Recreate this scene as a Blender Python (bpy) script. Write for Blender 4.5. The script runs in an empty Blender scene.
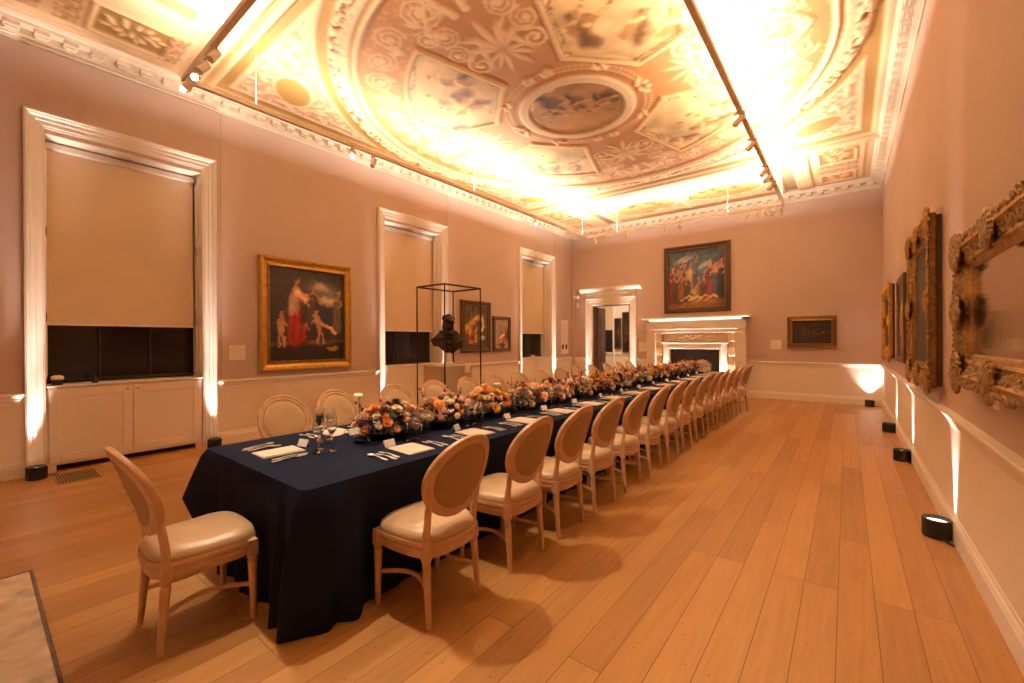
import bpy, math, random
import numpy as np
from mathutils import Vector, Matrix, Euler
random.seed(7)
SC = bpy.context.scene
COL = SC.collection
PI = math.pi
# ------------------------------------------------------------------ room numbers (metres)
XL, XR, YF, YN = -7.263, 0.642, 12.568, -0.83
ZC, ZT = 4.881, 5.10
XC, YC = -3.31, 5.87
EYE = 1.5

def lin(c):
    return tuple((v / 12.92 if v <= 0.04045 else ((v + 0.055) / 1.055) ** 2.4) for v in c)
def nlin(c):
    return np.array(lin([v / 255.0 for v in c]))

# ------------------------------------------------------------------ materials
def mat(name, col, rough=0.5, metal=0.0, bump=0.0, bscale=60.0, var=0.0, vscale=4.0, **kw):
    m = bpy.data.materials.new(name); m.use_nodes = True
    nt = m.node_tree; N = nt.nodes; L = nt.links
    b = N['Principled BSDF']
    c = tuple(col) + (1.0,)
    b.inputs['Base Color'].default_value = c
    b.inputs['Roughness'].default_value = rough
    b.inputs['Metallic'].default_value = metal
    for k, v in kw.items():
        b.inputs[k.replace('_', ' ')].default_value = v
    if var or bump:
        tc = N.new('ShaderNodeTexCoord')
    if var:
        n = N.new('ShaderNodeTexNoise'); n.inputs['Scale'].default_value = vscale; n.inputs['Detail'].default_value = 5
        L.new(tc.outputs['Object'], n.inputs['Vector'])
        r = N.new('ShaderNodeValToRGB')
        r.color_ramp.elements[0].position = 0.3; r.color_ramp.elements[1].position = 0.7
        r.color_ramp.elements[0].color = tuple(v * (1 - var) for v in col) + (1,)
        r.color_ramp.elements[1].color = tuple(min(1, v * (1 + var)) for v in col) + (1,)
        L.new(n.outputs['Fac'], r.inputs['Fac']); L.new(r.outputs['Color'], b.inputs['Base Color'])
    if bump:
        n2 = N.new('ShaderNodeTexNoise'); n2.inputs['Scale'].default_value = bscale; n2.inputs['Detail'].default_value = 4
        L.new(tc.outputs['Object'], n2.inputs['Vector'])
        bp = N.new('ShaderNodeBump'); bp.inputs['Strength'].default_value = bump; bp.inputs['Distance'].default_value = 0.01
        L.new(n2.outputs['Fac'], bp.inputs['Height']); L.new(bp.outputs['Normal'], b.inputs['Normal'])
    return m

def emat(name, col, strength):
    m = bpy.data.materials.new(name); m.use_nodes = True
    b = m.node_tree.nodes['Principled BSDF']
    b.inputs['Base Color'].default_value = tuple(col) + (1,)
    b.inputs['Emission Color'].default_value = tuple(col) + (1,)
    b.inputs['Emission Strength'].default_value = strength
    return m

def vcmat(name, rough=0.6, bump=0.0, bscale=80, spec=0.5, coat=0.0):
    m = bpy.data.materials.new(name); m.use_nodes = True
    nt = m.node_tree; N = nt.nodes; L = nt.links; b = N['Principled BSDF']
    a = N.new('ShaderNodeVertexColor'); a.layer_name = 'Col'
    L.new(a.outputs['Color'], b.inputs['Base Color'])
    b.inputs['Roughness'].default_value = rough
    b.inputs['Specular IOR Level'].default_value = spec
    b.inputs['Coat Weight'].default_value = coat
    if bump:
        tc = N.new('ShaderNodeTexCoord')
        n2 = N.new('ShaderNodeTexNoise'); n2.inputs['Scale'].default_value = bscale
        L.new(tc.outputs['Object'], n2.inputs['Vector'])
        bp = N.new('ShaderNodeBump'); bp.inputs['Strength'].default_value = bump; bp.inputs['Distance'].default_value = 0.01
        L.new(n2.outputs['Fac'], bp.inputs['Height']); L.new(bp.outputs['Normal'], b.inputs['Normal'])
    return m

M = {}
M['wall'] = mat('wall_mauve_paint', (0.56, 0.435, 0.385), 0.75, bump=0.08, bscale=25, var=0.03, vscale=1.2)
M['dado'] = mat('dado_cream_paint', (0.84, 0.755, 0.66), 0.55, bump=0.05, bscale=40, var=0.02, vscale=2)
M['trim'] = mat('white_trim_paint', (0.87, 0.82, 0.75), 0.45, bump=0.05, bscale=60)
M['blind'] = mat('blind_fabric', (0.74, 0.60, 0.44), 0.6, bump=0.1, bscale=300, var=0.02, vscale=3)
M['night'] = mat('night_glass', (0.008, 0.006, 0.006), 0.12)
M['black'] = mat('black_plastic', (0.012, 0.011, 0.011), 0.45, bump=0.1, bscale=120)
M['blackmetal'] = mat('black_metal', (0.02, 0.016, 0.014), 0.4, metal=0.6, bump=0.05)
M['plaster'] = mat('cornice_plaster', (0.72, 0.60, 0.47), 0.6, bump=0.25, bscale=70, var=0.06, vscale=6)
M['track'] = mat('track_cream_metal', (0.80, 0.72, 0.60), 0.5, bump=0.05)
M['chairwood'] = mat('limed_oak', (0.58, 0.365, 0.21), 0.40, bump=0.15, bscale=90, var=0.14, vscale=14)
M['seat'] = mat('champagne_leatherette', (0.52, 0.37, 0.215), 0.30, bump=0.12, bscale=160, var=0.05, vscale=8, Sheen_Weight=0.2)
M['padback'] = mat('back_pad_fabric', (0.37, 0.235, 0.12), 0.6, bump=0.15, bscale=220, var=0.04, vscale=8)
M['brass'] = mat('antique_brass', (0.55, 0.38, 0.18), 0.35, metal=0.9, bump=0.05)
M['navy'] = mat('navy_tablecloth', (0.0075, 0.0125, 0.034), 0.92, bump=0.15, bscale=500, var=0.1, vscale=3, Specular_IOR_Level=0.12)
M['napkin'] = mat('linen_napkin', (0.72, 0.58, 0.45), 0.85, bump=0.3, bscale=300, var=0.03)
M['card'] = mat('white_card', (0.85, 0.80, 0.74), 0.6, bump=0.03)
M['silver'] = mat('silver_cutlery', (0.92, 0.88, 0.82), 0.38, metal=0.75, bump=0.02)
M['marble'] = mat('white_marble', (0.80, 0.72, 0.62), 0.3, bump=0.05, var=0.06, vscale=3)
M['marble_gold'] = mat('sienna_marble', (0.66, 0.47, 0.27), 0.3, bump=0.05, var=0.15, vscale=9)
M['firedark'] = mat('fire_opening_black', (0.02, 0.016, 0.014), 0.6, bump=0.2, bscale=30)
M['mahogany'] = mat('mahogany_door', (0.10, 0.035, 0.018), 0.28, bump=0.1, bscale=50, var=0.25, vscale=7)
M['bronze'] = mat('dark_bronze', (0.05, 0.036, 0.03), 0.22, metal=0.85, bump=0.3, bscale=30)
M['plinth'] = mat('plinth_beige_paint', (0.62, 0.48, 0.35), 0.6, bump=0.05)
M['gilt'] = mat('aged_gilt', (0.40, 0.235, 0.075), 0.38, metal=0.75, bump=0.5, bscale=55, var=0.35, vscale=22)
M['giltdark'] = mat('dark_gilt', (0.23, 0.125, 0.045), 0.42, metal=0.6, bump=0.4, bscale=45, var=0.4, vscale=18)
M['giltbright'] = mat('bright_gilt', (0.62, 0.37, 0.09), 0.32, metal=0.7, bump=0.15, bscale=60, var=0.15, vscale=12)
M['giltpale'] = mat('pale_carved_gilt', (0.36, 0.25, 0.13), 0.42, metal=0.6, bump=0.6, bscale=60, var=0.4, vscale=30)
M['darkframe'] = mat('dark_walnut_frame', (0.085, 0.042, 0.022), 0.35, bump=0.2, bscale=60, var=0.3, vscale=14)
M['stone'] = mat('hearth_stone', (0.50, 0.40, 0.29), 0.6, bump=0.4, bscale=14, var=0.38, vscale=7)
M['fabricgrey'] = mat('text_grey', (0.42, 0.36, 0.31), 0.7, bump=0.02)
M['lamp_glow'] = emat('lamp_lens_glow', (1.0, 0.74, 0.52), 3.0)
M['head_glow'] = emat('spot_lens_glow', (1.0, 0.86, 0.66), 60.0)
M['pic'] = vcmat('oil_paint_canvas', 0.45, bump=0.15, bscale=90)
M['ceil'] = vcmat('painted_plaster', 0.62, bump=0.25, bscale=60)

def thin_glass(name, tint, rough, ior, base=0.0):
    m = bpy.data.materials.new(name); m.use_nodes = True; nt = m.node_tree; N = nt.nodes; L = nt.links
    N.remove(N['Principled BSDF']); out = N['Material Output']
    t = N.new('ShaderNodeBsdfTransparent'); t.inputs[0].default_value = tuple(tint) + (1,)
    g = N.new('ShaderNodeBsdfGlossy'); g.inputs['Roughness'].default_value = rough
    f0 = N.new('ShaderNodeLayerWeight'); f0.inputs['Blend'].default_value = 0.5
    f = N.new('ShaderNodeMath'); f.operation = 'POWER'; f.inputs[1].default_value = 3.5; L.new(f0.outputs['Facing'], f.inputs[0])
    g.inputs['Color'].default_value = (1, 1, 1, 1)
    fm_ = N.new('ShaderNodeMath'); fm_.operation = 'MULTIPLY'; fm_.inputs[1].default_value = (ior - 1) * 1.3; L.new(f.outputs[0], fm_.inputs[0]); f = fm_
    a = N.new('ShaderNodeMath'); a.operation = 'ADD'; a.inputs[1].default_value = base; a.use_clamp = True
    mx = N.new('ShaderNodeMixShader')
    L.new(f.outputs[0], a.inputs[0]); L.new(a.outputs[0], mx.inputs[0]); L.new(t.outputs[0], mx.inputs[1]); L.new(g.outputs[0], mx.inputs[2]); L.new(mx.outputs[0], out.inputs[0])
    return m
M['glass'] = mat('clear_glass', (1, 1, 1), 0.03, Transmission_Weight=1.0, IOR=1.42)
M['pane'] = thin_glass('clear_acrylic', (0.985, 0.98, 0.97), 0.02, 1.12)
M['foliage'] = mat('dark_foliage', (0.035, 0.030, 0.022), 0.6, var=0.5, vscale=30)
M['foliage2'] = mat('copper_foliage', (0.16, 0.050, 0.025), 0.6, var=0.4, vscale=30)
M['stem'] = mat('green_stem', (0.10, 0.11, 0.04), 0.6, var=0.2, vscale=30)

def floor_mat():
    m = bpy.data.materials.new('oak_floorboards'); m.use_nodes = True
    nt = m.node_tree; N = nt.nodes; L = nt.links; b = N['Principled BSDF']
    geo = N.new('ShaderNodeNewGeometry')
    mp = N.new('ShaderNodeMapping'); mp.inputs['Rotation'].default_value = (0, 0, PI / 2); mp.inputs['Location'].default_value = (0.9, 0.044, 0)
    L.new(geo.outputs['Position'], mp.inputs['Vector'])
    br = N.new('ShaderNodeTexBrick')
    br.offset = 0.37; br.offset_frequency = 3; br.squash = 1.0
    br.inputs['Color1'].default_value = (0.0, 0, 0, 1); br.inputs['Color2'].default_value = (1, 1, 1, 1)
    br.inputs['Mortar'].default_value = (0.5, 0.5, 0.5, 1)
    br.inputs['Scale'].default_value = 1.0; br.inputs['Mortar Size'].default_value = 0.0022
    br.inputs['Mortar Smooth'].default_value = 0.2
    br.inputs['Brick Width'].default_value = 2.3; br.inputs['Row Height'].default_value = 0.1665
    L.new(mp.outputs['Vector'], br.inputs['Vector'])
    # grain: noise stretched along the boards, shifted per board
    sep = N.new('ShaderNodeSeparateXYZ'); L.new(geo.outputs['Position'], sep.inputs[0])
    mulx = N.new('ShaderNodeMath'); mulx.operation = 'MULTIPLY'; mulx.inputs[1].default_value = 22
    L.new(sep.outputs['X'], mulx.inputs[0])
    muly = N.new('ShaderNodeMath'); muly.operation = 'MULTIPLY'; muly.inputs[1].default_value = 1.3
    L.new(sep.outputs['Y'], muly.inputs[0])
    off = N.new('ShaderNodeMath'); off.operation = 'MULTIPLY'; off.inputs[1].default_value = 37.0
    sc = N.new('ShaderNodeSeparateColor'); L.new(br.outputs['Color'], sc.inputs[0]); L.new(sc.outputs[0], off.inputs[0])
    cmb = N.new('ShaderNodeCombineXYZ'); L.new(mulx.outputs[0], cmb.inputs[0]); L.new(muly.outputs[0], cmb.inputs[1]); L.new(off.outputs[0], cmb.inputs[2])
    gn = N.new('ShaderNodeTexNoise'); gn.inputs['Scale'].default_value = 1.0; gn.inputs['Detail'].default_value = 6; gn.inputs['Distortion'].default_value = 1.4
    L.new(cmb.outputs[0], gn.inputs['Vector'])
    ramp = N.new('ShaderNodeValToRGB')
    e = ramp.color_ramp.elements
    e[0].position = 0.0; e[0].color = (0.26, 0.125, 0.043, 1)
    e[1].position = 1.0; e[1].color = (0.57, 0.32, 0.115, 1)
    mid = e.new(0.5); mid.color = (0.43, 0.22, 0.070, 1)
    add = N.new('ShaderNodeMath'); add.operation = 'MULTIPLY_ADD'; add.inputs[1].default_value = 0.42; 
    L.new(sc.outputs[0], add.inputs[0])
    g2 = N.new('ShaderNodeMath'); g2.operation = 'MULTIPLY'; g2.inputs[1].default_value = 0.62; L.new(gn.outputs['Fac'], g2.inputs[0])
    L.new(g2.outputs[0], add.inputs[2])
    L.new(add.outputs[0], ramp.inputs['Fac'])
    # nail dots
    def math2(op, a, bb, c=None):
        n = N.new('ShaderNodeMath'); n.operation = op
        for i, v in enumerate((a, bb, c)):
            if v is None: continue
            if isinstance(v, (int, float)): n.inputs[i].default_value = v
            else: L.new(v, n.inputs[i])
        return n.outputs[0]
    px = math2('WRAP', math2('ADD', sep.outputs['X'], -0.044), 0.1665, 0.0)
    dx = math2('ABSOLUTE', math2('ADD', math2('ABSOLUTE', math2('ADD', px, -0.083), 0), -0.05), 0)
    row = math2('FLOOR', math2('DIVIDE', math2('ADD', sep.outputs['X'], -0.044), 0.1665), 0)
    py = math2('WRAP', math2('ADD', sep.outputs['Y'], math2('MULTIPLY', math2('SINE', math2('MULTIPLY', row, 12.9898), 0), 3.0)), 0.62, 0.0)
    dy = math2('ABSOLUTE', math2('ADD', py, -0.3), 0)
    dd = math2('SQRT', math2('ADD', math2('MULTIPLY', dx, dx), math2('MULTIPLY', dy, dy)), 0)
    nail = math2('LESS_THAN', dd, 0.0042)
    mx = N.new('ShaderNodeMix'); mx.data_type = 'RGBA'; mx.inputs['B'].default_value = (0.10, 0.045, 0.02, 1)
    mxf = math2('MAXIMUM', math2('MULTIPLY', br.outputs['Fac'], 0.8), math2('MULTIPLY', nail, 0.85))
    L.new(mxf, mx.inputs['Factor']); L.new(ramp.outputs['Color'], mx.inputs['A'])
    L.new(mx.outputs['Result'], b.inputs['Base Color'])
    b.inputs['Roughness'].default_value = 0.42
    b.inputs['Specular IOR Level'].default_value = 0.45
    bp = N.new('ShaderNodeBump'); bp.inputs['Strength'].default_value = 0.25; bp.inputs['Distance'].default_value = 0.004
    hh = math2('SUBTRACT', math2('MULTIPLY', gn.outputs['Fac'], 0.3), br.outputs['Fac'])
    L.new(hh, bp.inputs['Height']); L.new(bp.outputs['Normal'], b.inputs['Normal'])
    return m
M['floor'] = floor_mat()

# ------------------------------------------------------------------ mesh builder
class MB:
    def __init__(s): s.v = []; s.f = []
    def add(s, vs, fs):
        o = len(s.v); s.v += [tuple(v) for v in vs]; s.f += [tuple(i + o for i in f) for f in fs]
        return s
    def box(s, x0, x1, y0, y1, z0, z1, ch=0.0):
        if x0 > x1: x0, x1 = x1, x0
        if y0 > y1: y0, y1 = y1, y0
        if z0 > z1: z0, z1 = z1, z0
        ch = min(ch, 0.45 * (x1 - x0), 0.45 * (y1 - y0), 0.45 * (z1 - z0))
        if ch <= 0:
            vs = [(x, y, z) for z in (z0, z1) for x, y in ((x0, y0), (x1, y0), (x1, y1), (x0, y1))]
            return s.add(vs, [(3, 2, 1, 0), (4, 5, 6, 7), (0, 1, 5, 4), (1, 2, 6, 5), (2, 3, 7, 6), (3, 0, 4, 7)])
        vs = []; idx = {}
        c = ((x0 + x1) / 2, (y0 + y1) / 2, (z0 + z1) / 2); h = ((x1 - x0) / 2, (y1 - y0) / 2, (z1 - z0) / 2)
        for sx in (-1, 1):
            for sy in (-1, 1):
                for sz in (-1, 1):
                    for a in range(3):
                        p = [c[0] + sx * h[0], c[1] + sy * h[1], c[2] + sz * h[2]]
                        for k in range(3):
                            if k != a: p[k] -= (sx, sy, sz)[k] * ch
                        idx[(sx, sy, sz, a)] = len(vs); vs.append(tuple(p))
        fs = []
        for a in range(3):
            b, d = (a + 1) % 3, (a + 2) % 3
            for sg in (-1, 1):
                q = []
                for u, w in ((-1, -1), (1, -1), (1, 1), (-1, 1)):
                    k = [0, 0, 0]; k[a] = sg; k[b] = u; k[d] = w
                    q.append(idx[(k[0], k[1], k[2], a)])
                fs.append(tuple(q if sg > 0 else q[::-1]))
            for sb in (-1, 1):
                for sd in (-1, 1):
                    k0 = [0, 0, 0]; k1 = [0, 0, 0]
                    k0[a] = -1; k1[a] = 1; k0[b] = k1[b] = sb; k0[d] = k1[d] = sd
                    q = [idx[(*k0, b)], idx[(*k1, b)], idx[(*k1, d)], idx[(*k0, d)]]
                    fs.append(tuple(q if sb * sd > 0 else q[::-1]))
        for sx in (-1, 1):
            for sy in (-1, 1):
                for sz in (-1, 1):
                    q = [idx[(sx, sy, sz, a)] for a in range(3)]
                    fs.append(tuple(q if sx * sy * sz > 0 else q[::-1]))
        return s.add(vs, fs)
    def tube(s, pts, rad, seg=8, caps=True, flat=None):
        """pts list of 3D points, rad scalar or list; flat=(a,b) scale of the two section axes; up = world Z-ish"""
        pts = [Vector(p) for p in pts]; n = len(pts)
        rs = rad if isinstance(rad, (list, tuple)) else [rad] * n
        up = None; vs = []
        for i, p in enumerate(pts):
            t = (pts[min(i + 1, n - 1)] - pts[max(i - 1, 0)]).normalized()
            if up is None:
                up = Vector((0, 0, 1)) if abs(t.z) < 0.9 else Vector((0, 1, 0))
            a = t.cross(up).normalized(); b = a.cross(t).normalized(); up = b
            fa, fb = flat if flat else (1, 1)
            for k in range(seg):
                th = 2 * PI * k / seg
                vs.append(p + a * (math.cos(th) * rs[i] * fa) + b * (math.sin(th) * rs[i] * fb))
        fs = []
        for i in range(n - 1):
            for k in range(seg):
                k2 = (k + 1) % seg
                fs.append((i * seg + k, i * seg + k2, (i + 1) * seg + k2, (i + 1) * seg + k))
        if caps:
            fs.append(tuple(range(seg))[::-1]); fs.append(tuple((n - 1) * seg + k for k in range(seg)))
        return s.add(vs, fs)
    def lathe(s, prof, seg=16, c=(0, 0, 0), sx=1, sy=1):
        vs = []; fs = []; n = len(prof)
        for r, z in prof:
            for k in range(seg):
                th = 2 * PI * k / seg
                vs.append((c[0] + r * sx * math.cos(th), c[1] + r * sy * math.sin(th), c[2] + z))
        for i in range(n - 1):
            for k in range(seg):
                k2 = (k + 1) % seg
                fs.append((i * seg + k, i * seg + k2, (i + 1) * seg + k2, (i + 1) * seg + k))
        if prof[0][0] > 1e-5: fs.append(tuple(range(seg))[::-1])
        if prof[-1][0] > 1e-5: fs.append(tuple((n - 1) * seg + k for k in range(seg)))
        return s.add(vs, fs)
    def ball(s, c, r, seg=8, rings=5, sc=(1, 1, 1)):
        vs = []; fs = []
        for i in range(rings + 1):
            ph = -PI / 2 + PI * i / rings
            for k in range(seg):
                th = 2 * PI * k / seg
                vs.append((c[0] + r * sc[0] * math.cos(ph) * math.cos(th), c[1] + r * sc[1] * math.cos(ph) * math.sin(th), c[2] + r * sc[2] * math.sin(ph)))
        for i in range(rings):
            for k in range(seg):
                k2 = (k + 1) % seg
                fs.append((i * seg + k, i * seg + k2, (i + 1) * seg + k2, (i + 1) * seg + k))
        return s.add(vs, fs)
    def ring(s, path, prof, closed=True):
        """sweep profile [(a,b)] along closed path of (origin, ax, bx): vertex = o + a*ax + b*bx"""
        n = len(path); m = len(prof); vs = []; fs = []
        for o, ax, bx in path:
            o = Vector(o); ax = Vector(ax); bx = Vector(bx)
            for a, b in prof: vs.append(o + ax * a + bx * b)
        for i in range(n if closed else n - 1):
            j = (i + 1) % n
            for k in range(m):
                k2 = (k + 1) % m
                fs.append((i * m + k, j * m + k, j * m + k2, i * m + k2))
        if not closed:
            fs.append(tuple(range(m))); fs.append(tuple((n - 1) * m + k for k in range(m))[::-1])
        return s.add(vs, fs)
    def xf(s, mtx, i0=0):
        s.v = s.v[:i0] + [tuple(mtx @ Vector(v)) for v in s.v[i0:]]
        return s
    def mesh(s, name, m, smooth=False):
        me = bpy.data.meshes.new(name); me.from_pydata(s.v, [], s.f)
        me.materials.append(m)
        if smooth:
            me.shade_smooth()
            try: me.set_sharp_from_angle(angle=math.radians(38))
            except Exception: pass
        me.validate()
        import bmesh
        bm = bmesh.new(); bm.from_mesh(me); bmesh.ops.recalc_face_normals(bm, faces=bm.faces); bm.to_mesh(me); bm.free()
        return me
    def build(s, name, m, parent=None, smooth=False, loc=None):
        o = bpy.data.objects.new(name, s.mesh(name, m, smooth)); COL.objects.link(o)
        if parent: o.parent = parent
        if loc: o.location = loc
        return o

def link(name, me, parent=None, loc=(0, 0, 0), rot=(0, 0, 0), scale=None):
    o = bpy.data.objects.new(name, me); COL.objects.link(o); o.parent = parent
    o.location = loc; o.rotation_euler = rot
    if scale: o.scale = (scale,) * 3 if isinstance(scale, (int, float)) else scale
    return o
def empty(name, label, cat, loc=(0, 0, 0), rz=0, group=None):
    o = bpy.data.objects.new(name, None); COL.objects.link(o); o.location = loc; o.rotation_euler = (0, 0, rz)
    o.empty_display_size = 0.1
    return tag(o, label, cat, group)
def tag(o, label, cat, group=None):
    o['label'] = label; o['category'] = cat
    if group: o['group'] = group
    return o
def struct(o, label=None):
    o['kind'] = 'structure'
    if label: o['label'] = label
    return o
def dup_tree(o, parent=None):
    c = o.copy(); COL.objects.link(c); c.parent = parent
    for ch in o.children: dup_tree(ch, c)
    return c
ORD = ['first', 'second', 'third', 'fourth', 'fifth', 'sixth', 'seventh', 'eighth', 'ninth', 'tenth', 'eleventh', 'twelfth', 'thirteenth', 'fourteenth', 'fifteenth', 'sixteenth']

# ------------------------------------------------------------------ raster painter -> coloured relief mesh
def vnoise(shape, cell, seed):
    rng = np.random.RandomState(seed)
    h, w = shape; gh, gw = int(h / cell) + 3, int(w / cell) + 3
    g = rng.rand(gh, gw)
    y = np.arange(h) / cell; x = np.arange(w) / cell
    yi = y.astype(int); xi = x.astype(int); fy = (y - yi)[:, None]; fx = (x - xi)[None, :]
    fy = fy * fy * (3 - 2 * fy); fx = fx * fx * (3 - 2 * fx)
    a = g[yi][:, xi]; b = g[yi][:, xi + 1]; c = g[yi + 1][:, xi]; d = g[yi + 1][:, xi + 1]
    return (a * (1 - fx) + b * fx) * (1 - fy) + (c * (1 - fx) + d * fx) * fy
def fbm(shape, cell, seed, oc=4):
    r = np.zeros(shape); a = 1.0; t = 0
    for i in range(oc):
        if cell < 1: break
        r += a * vnoise(shape, cell, seed + i * 17); t += a; a *= 0.55; cell /= 2.0
    return r / t

class Ras:
    def __init__(s, x0, x1, y0, y1, px, base):
        s.nx = max(2, int(round((x1 - x0) / px)) + 1); s.ny = max(2, int(round((y1 - y0) / px)) + 1)
        s.x0, s.x1, s.y0, s.y1 = x0, x1, y0, y1
        s.xs = np.linspace(x0, x1, s.nx); s.ys = np.linspace(y0, y1, s.ny)
        s.px = (x1 - x0) / (s.nx - 1)
        s.c = np.ones((s.ny, s.nx, 3)) * nlin(base); s.h = np.zeros((s.ny, s.nx))
    def sub(s, xa, xb, ya, yb):
        i0 = max(0, int((xa - s.x0) / s.px) - 1); i1 = min(s.nx, int((xb - s.x0) / s.px) + 3)
        py = (s.y1 - s.y0) / (s.ny - 1)
        j0 = max(0, int((ya - s.y0) / py) - 1); j1 = min(s.ny, int((yb - s.y0) / py) + 3)
        if i1 <= i0 or j1 <= j0: return None
        return slice(j0, j1), slice(i0, i1), s.xs[None, i0:i1], s.ys[j0:j1, None]
    def put(s, sl, m, col=None, h=None, mul=None):
        m = np.clip(m, 0, 1)
        if col is not None:
            s.c[sl[0], sl[1]] = s.c[sl[0], sl[1]] * (1 - m[..., None]) + nlin(col) * m[..., None]
        if mul is not None: s.c[sl[0], sl[1]] *= 1 + (mul - 1) * m[..., None]
        if h is not None: s.h[sl[0], sl[1]] = np.maximum(s.h[sl[0], sl[1]], h * m)
    def rect(s, xa, xb, ya, yb, col=None, h=None, seth=None):
        q = s.sub(xa, xb, ya, yb)
        if q is None: return
        m = ((q[2] >= xa) & (q[2] <= xb) & (q[3] >= ya) & (q[3] <= yb)).astype(float)
        s.put(q, m, col, h)
        if seth is not None: s.h[q[0], q[1]] = np.where(m > 0.5, seth, s.h[q[0], q[1]])
    def frame(s, xa, xb, ya, yb, w, col, h=None):
        s.rect(xa, xb, ya, ya + w, col, h); s.rect(xa, xb, yb - w, yb, col, h); s.rect(xa, xa + w, ya, yb, col, h); s.rect(xb - w, xb, ya, yb, col, h)
    def ell(s, cx, cy, rx, ry, col=None, h=None, ang=0, soft=0.15, r0=None, shade=None):
        R = max(rx, ry) * 1.1; q = s.sub(cx - R, cx + R, cy - R, cy + R)
        if q is None: return
        ca, sa = math.cos(ang), math.sin(ang)
        u = ((q[2] - cx) * ca + (q[3] - cy) * sa) / rx; v = (-(q[2] - cx) * sa + (q[3] - cy) * ca) / ry
        d = np.sqrt(u * u + v * v)
        m = np.clip((1 - d) / max(soft, 1e-3), 0, 1)
        if r0: m = m * np.clip((d - r0) / max(soft * 0.3, 1e-3), 0, 1)
        s.put(q, m, col, h)
    def line(s, pts, w, col=None, h=None, w1=None, soft=0.35):
        n = len(pts) - 1
        for i in range(n):
            (xa, ya), (xb, yb) = pts[i], pts[i + 1]
            wa = w if w1 is None else w + (w1 - w) * i / n
            wb = w if w1 is None else w + (w1 - w) * (i + 1) / n
            W = max(wa, wb)
            q = s.sub(min(xa, xb) - W, max(xa, xb) + W, min(ya, yb) - W, max(ya, yb) + W)
            if q is None: continue
            dx, dy = xb - xa, yb - ya; L2 = dx * dx + dy * dy + 1e-12
            t = np.clip(((q[2] - xa) * dx + (q[3] - ya) * dy) / L2, 0, 1)
            d = np.sqrt((q[2] - xa - t * dx) ** 2 + (q[3] - ya - t * dy) ** 2)
            ww = wa + (wb - wa) * t
            s.put(q, np.clip((ww - d) / (ww * soft + 1e-9), 0, 1), col, h)
    def poly(s, pts, col=None, h=None):
        xs = [p[0] for p in pts]; ys = [p[1] for p in pts]
        q = s.sub(min(xs), max(xs), min(ys), max(ys))
        if q is None: return
        X = q[2] + 0 * q[3]; Y = q[3] + 0 * q[2]; ins = np.zeros(X.shape, bool); n = len(pts)
        for i in range(n):
            xa, ya = pts[i]; xb, yb = pts[(i + 1) % n]
            if ya == yb: continue
            cnd = (ya > Y) != (yb > Y)
            ins ^= cnd & (X < (xb - xa) * (Y - ya) / (yb - ya) + xa)
        s.put(q, ins.astype(float), col, h)
        return q, ins
    def spiral(s, cx, cy, R, turns, a0, sgn, w, col, h):
        pts = []
        n = int(30 * turns)
        for i in range(n + 1):
            t = i / n; r = R * (1 - 0.88 * t); a = a0 + sgn * 2 * PI * turns * t
            pts.append((cx + r * math.cos(a), cy + r * math.sin(a)))
        s.line(pts, w, col, h)
        s.ell(cx, cy, R * 0.22, R * 0.22, col, h * 1.2)
        for i in range(0, n - 12, 5):   # leaf buds along the stem
            p = pts[i]; a = a0 + sgn * 2 * PI * turns * i / n
            q = (p[0] + math.cos(a + sgn * .9) * R * 0.26, p[1] + math.sin(a + sgn * .9) * R * 0.26)
            s.line([p, q], w * 1.2, col, h, w1=w * 0.3)
    def leaf(s, x, y, a, L, W, col, h):
        s.ell(x + math.cos(a) * L / 2, y + math.sin(a) * L / 2, L / 2, W / 2, col, h, ang=a, soft=0.6)
    def grid(s, name, m, to3d, parent=None, smooth=True):
        X, Y = np.meshgrid(s.xs, s.ys)
        P = to3d(X, Y, s.h)
        co = np.stack([p.reshape(-1) for p in P], 1).astype(np.float32)
        nx, ny = s.nx, s.ny
        i = np.arange(nx * ny).reshape(ny, nx)
        f = np.stack([i[:-1, :-1], i[:-1, 1:], i[1:, 1:], i[1:, :-1]], -1).reshape(-1, 4)
        me = bpy.data.meshes.new(name)
        me.vertices.add(len(co)); me.vertices.foreach_set('co', co.reshape(-1))
        me.loops.add(f.size); me.loops.foreach_set('vertex_index', f.reshape(-1).astype(np.int32))
        me.polygons.add(len(f)); me.polygons.foreach_set('loop_start', (np.arange(len(f)) * 4).astype(np.int32))
        me.polygons.foreach_set('loop_total', np.full(len(f), 4, np.int32))
        me.update(calc_edges=True)
        at = me.color_attributes.new('Col', 'FLOAT_COLOR', 'POINT')
        rgba = np.concatenate([s.c.reshape(-1, 3), np.ones((nx * ny, 1))], 1).astype(np.float32)
        at.data.foreach_set('color', rgba.reshape(-1))
        if smooth: me.shade_smooth()
        me.materials.append(m)
        o = bpy.data.objects.new(name, me); COL.objects.link(o); o.parent = parent
        return o

# ================================================================== ROOM SHELL
struct(MB().box(XL - 1.0, XR + 0.4, YN - 0.4, YF + 0.4, -0.1, 0.0).build('floor', M['floor']), 'wide oak floorboards running the length of the room')
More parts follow.
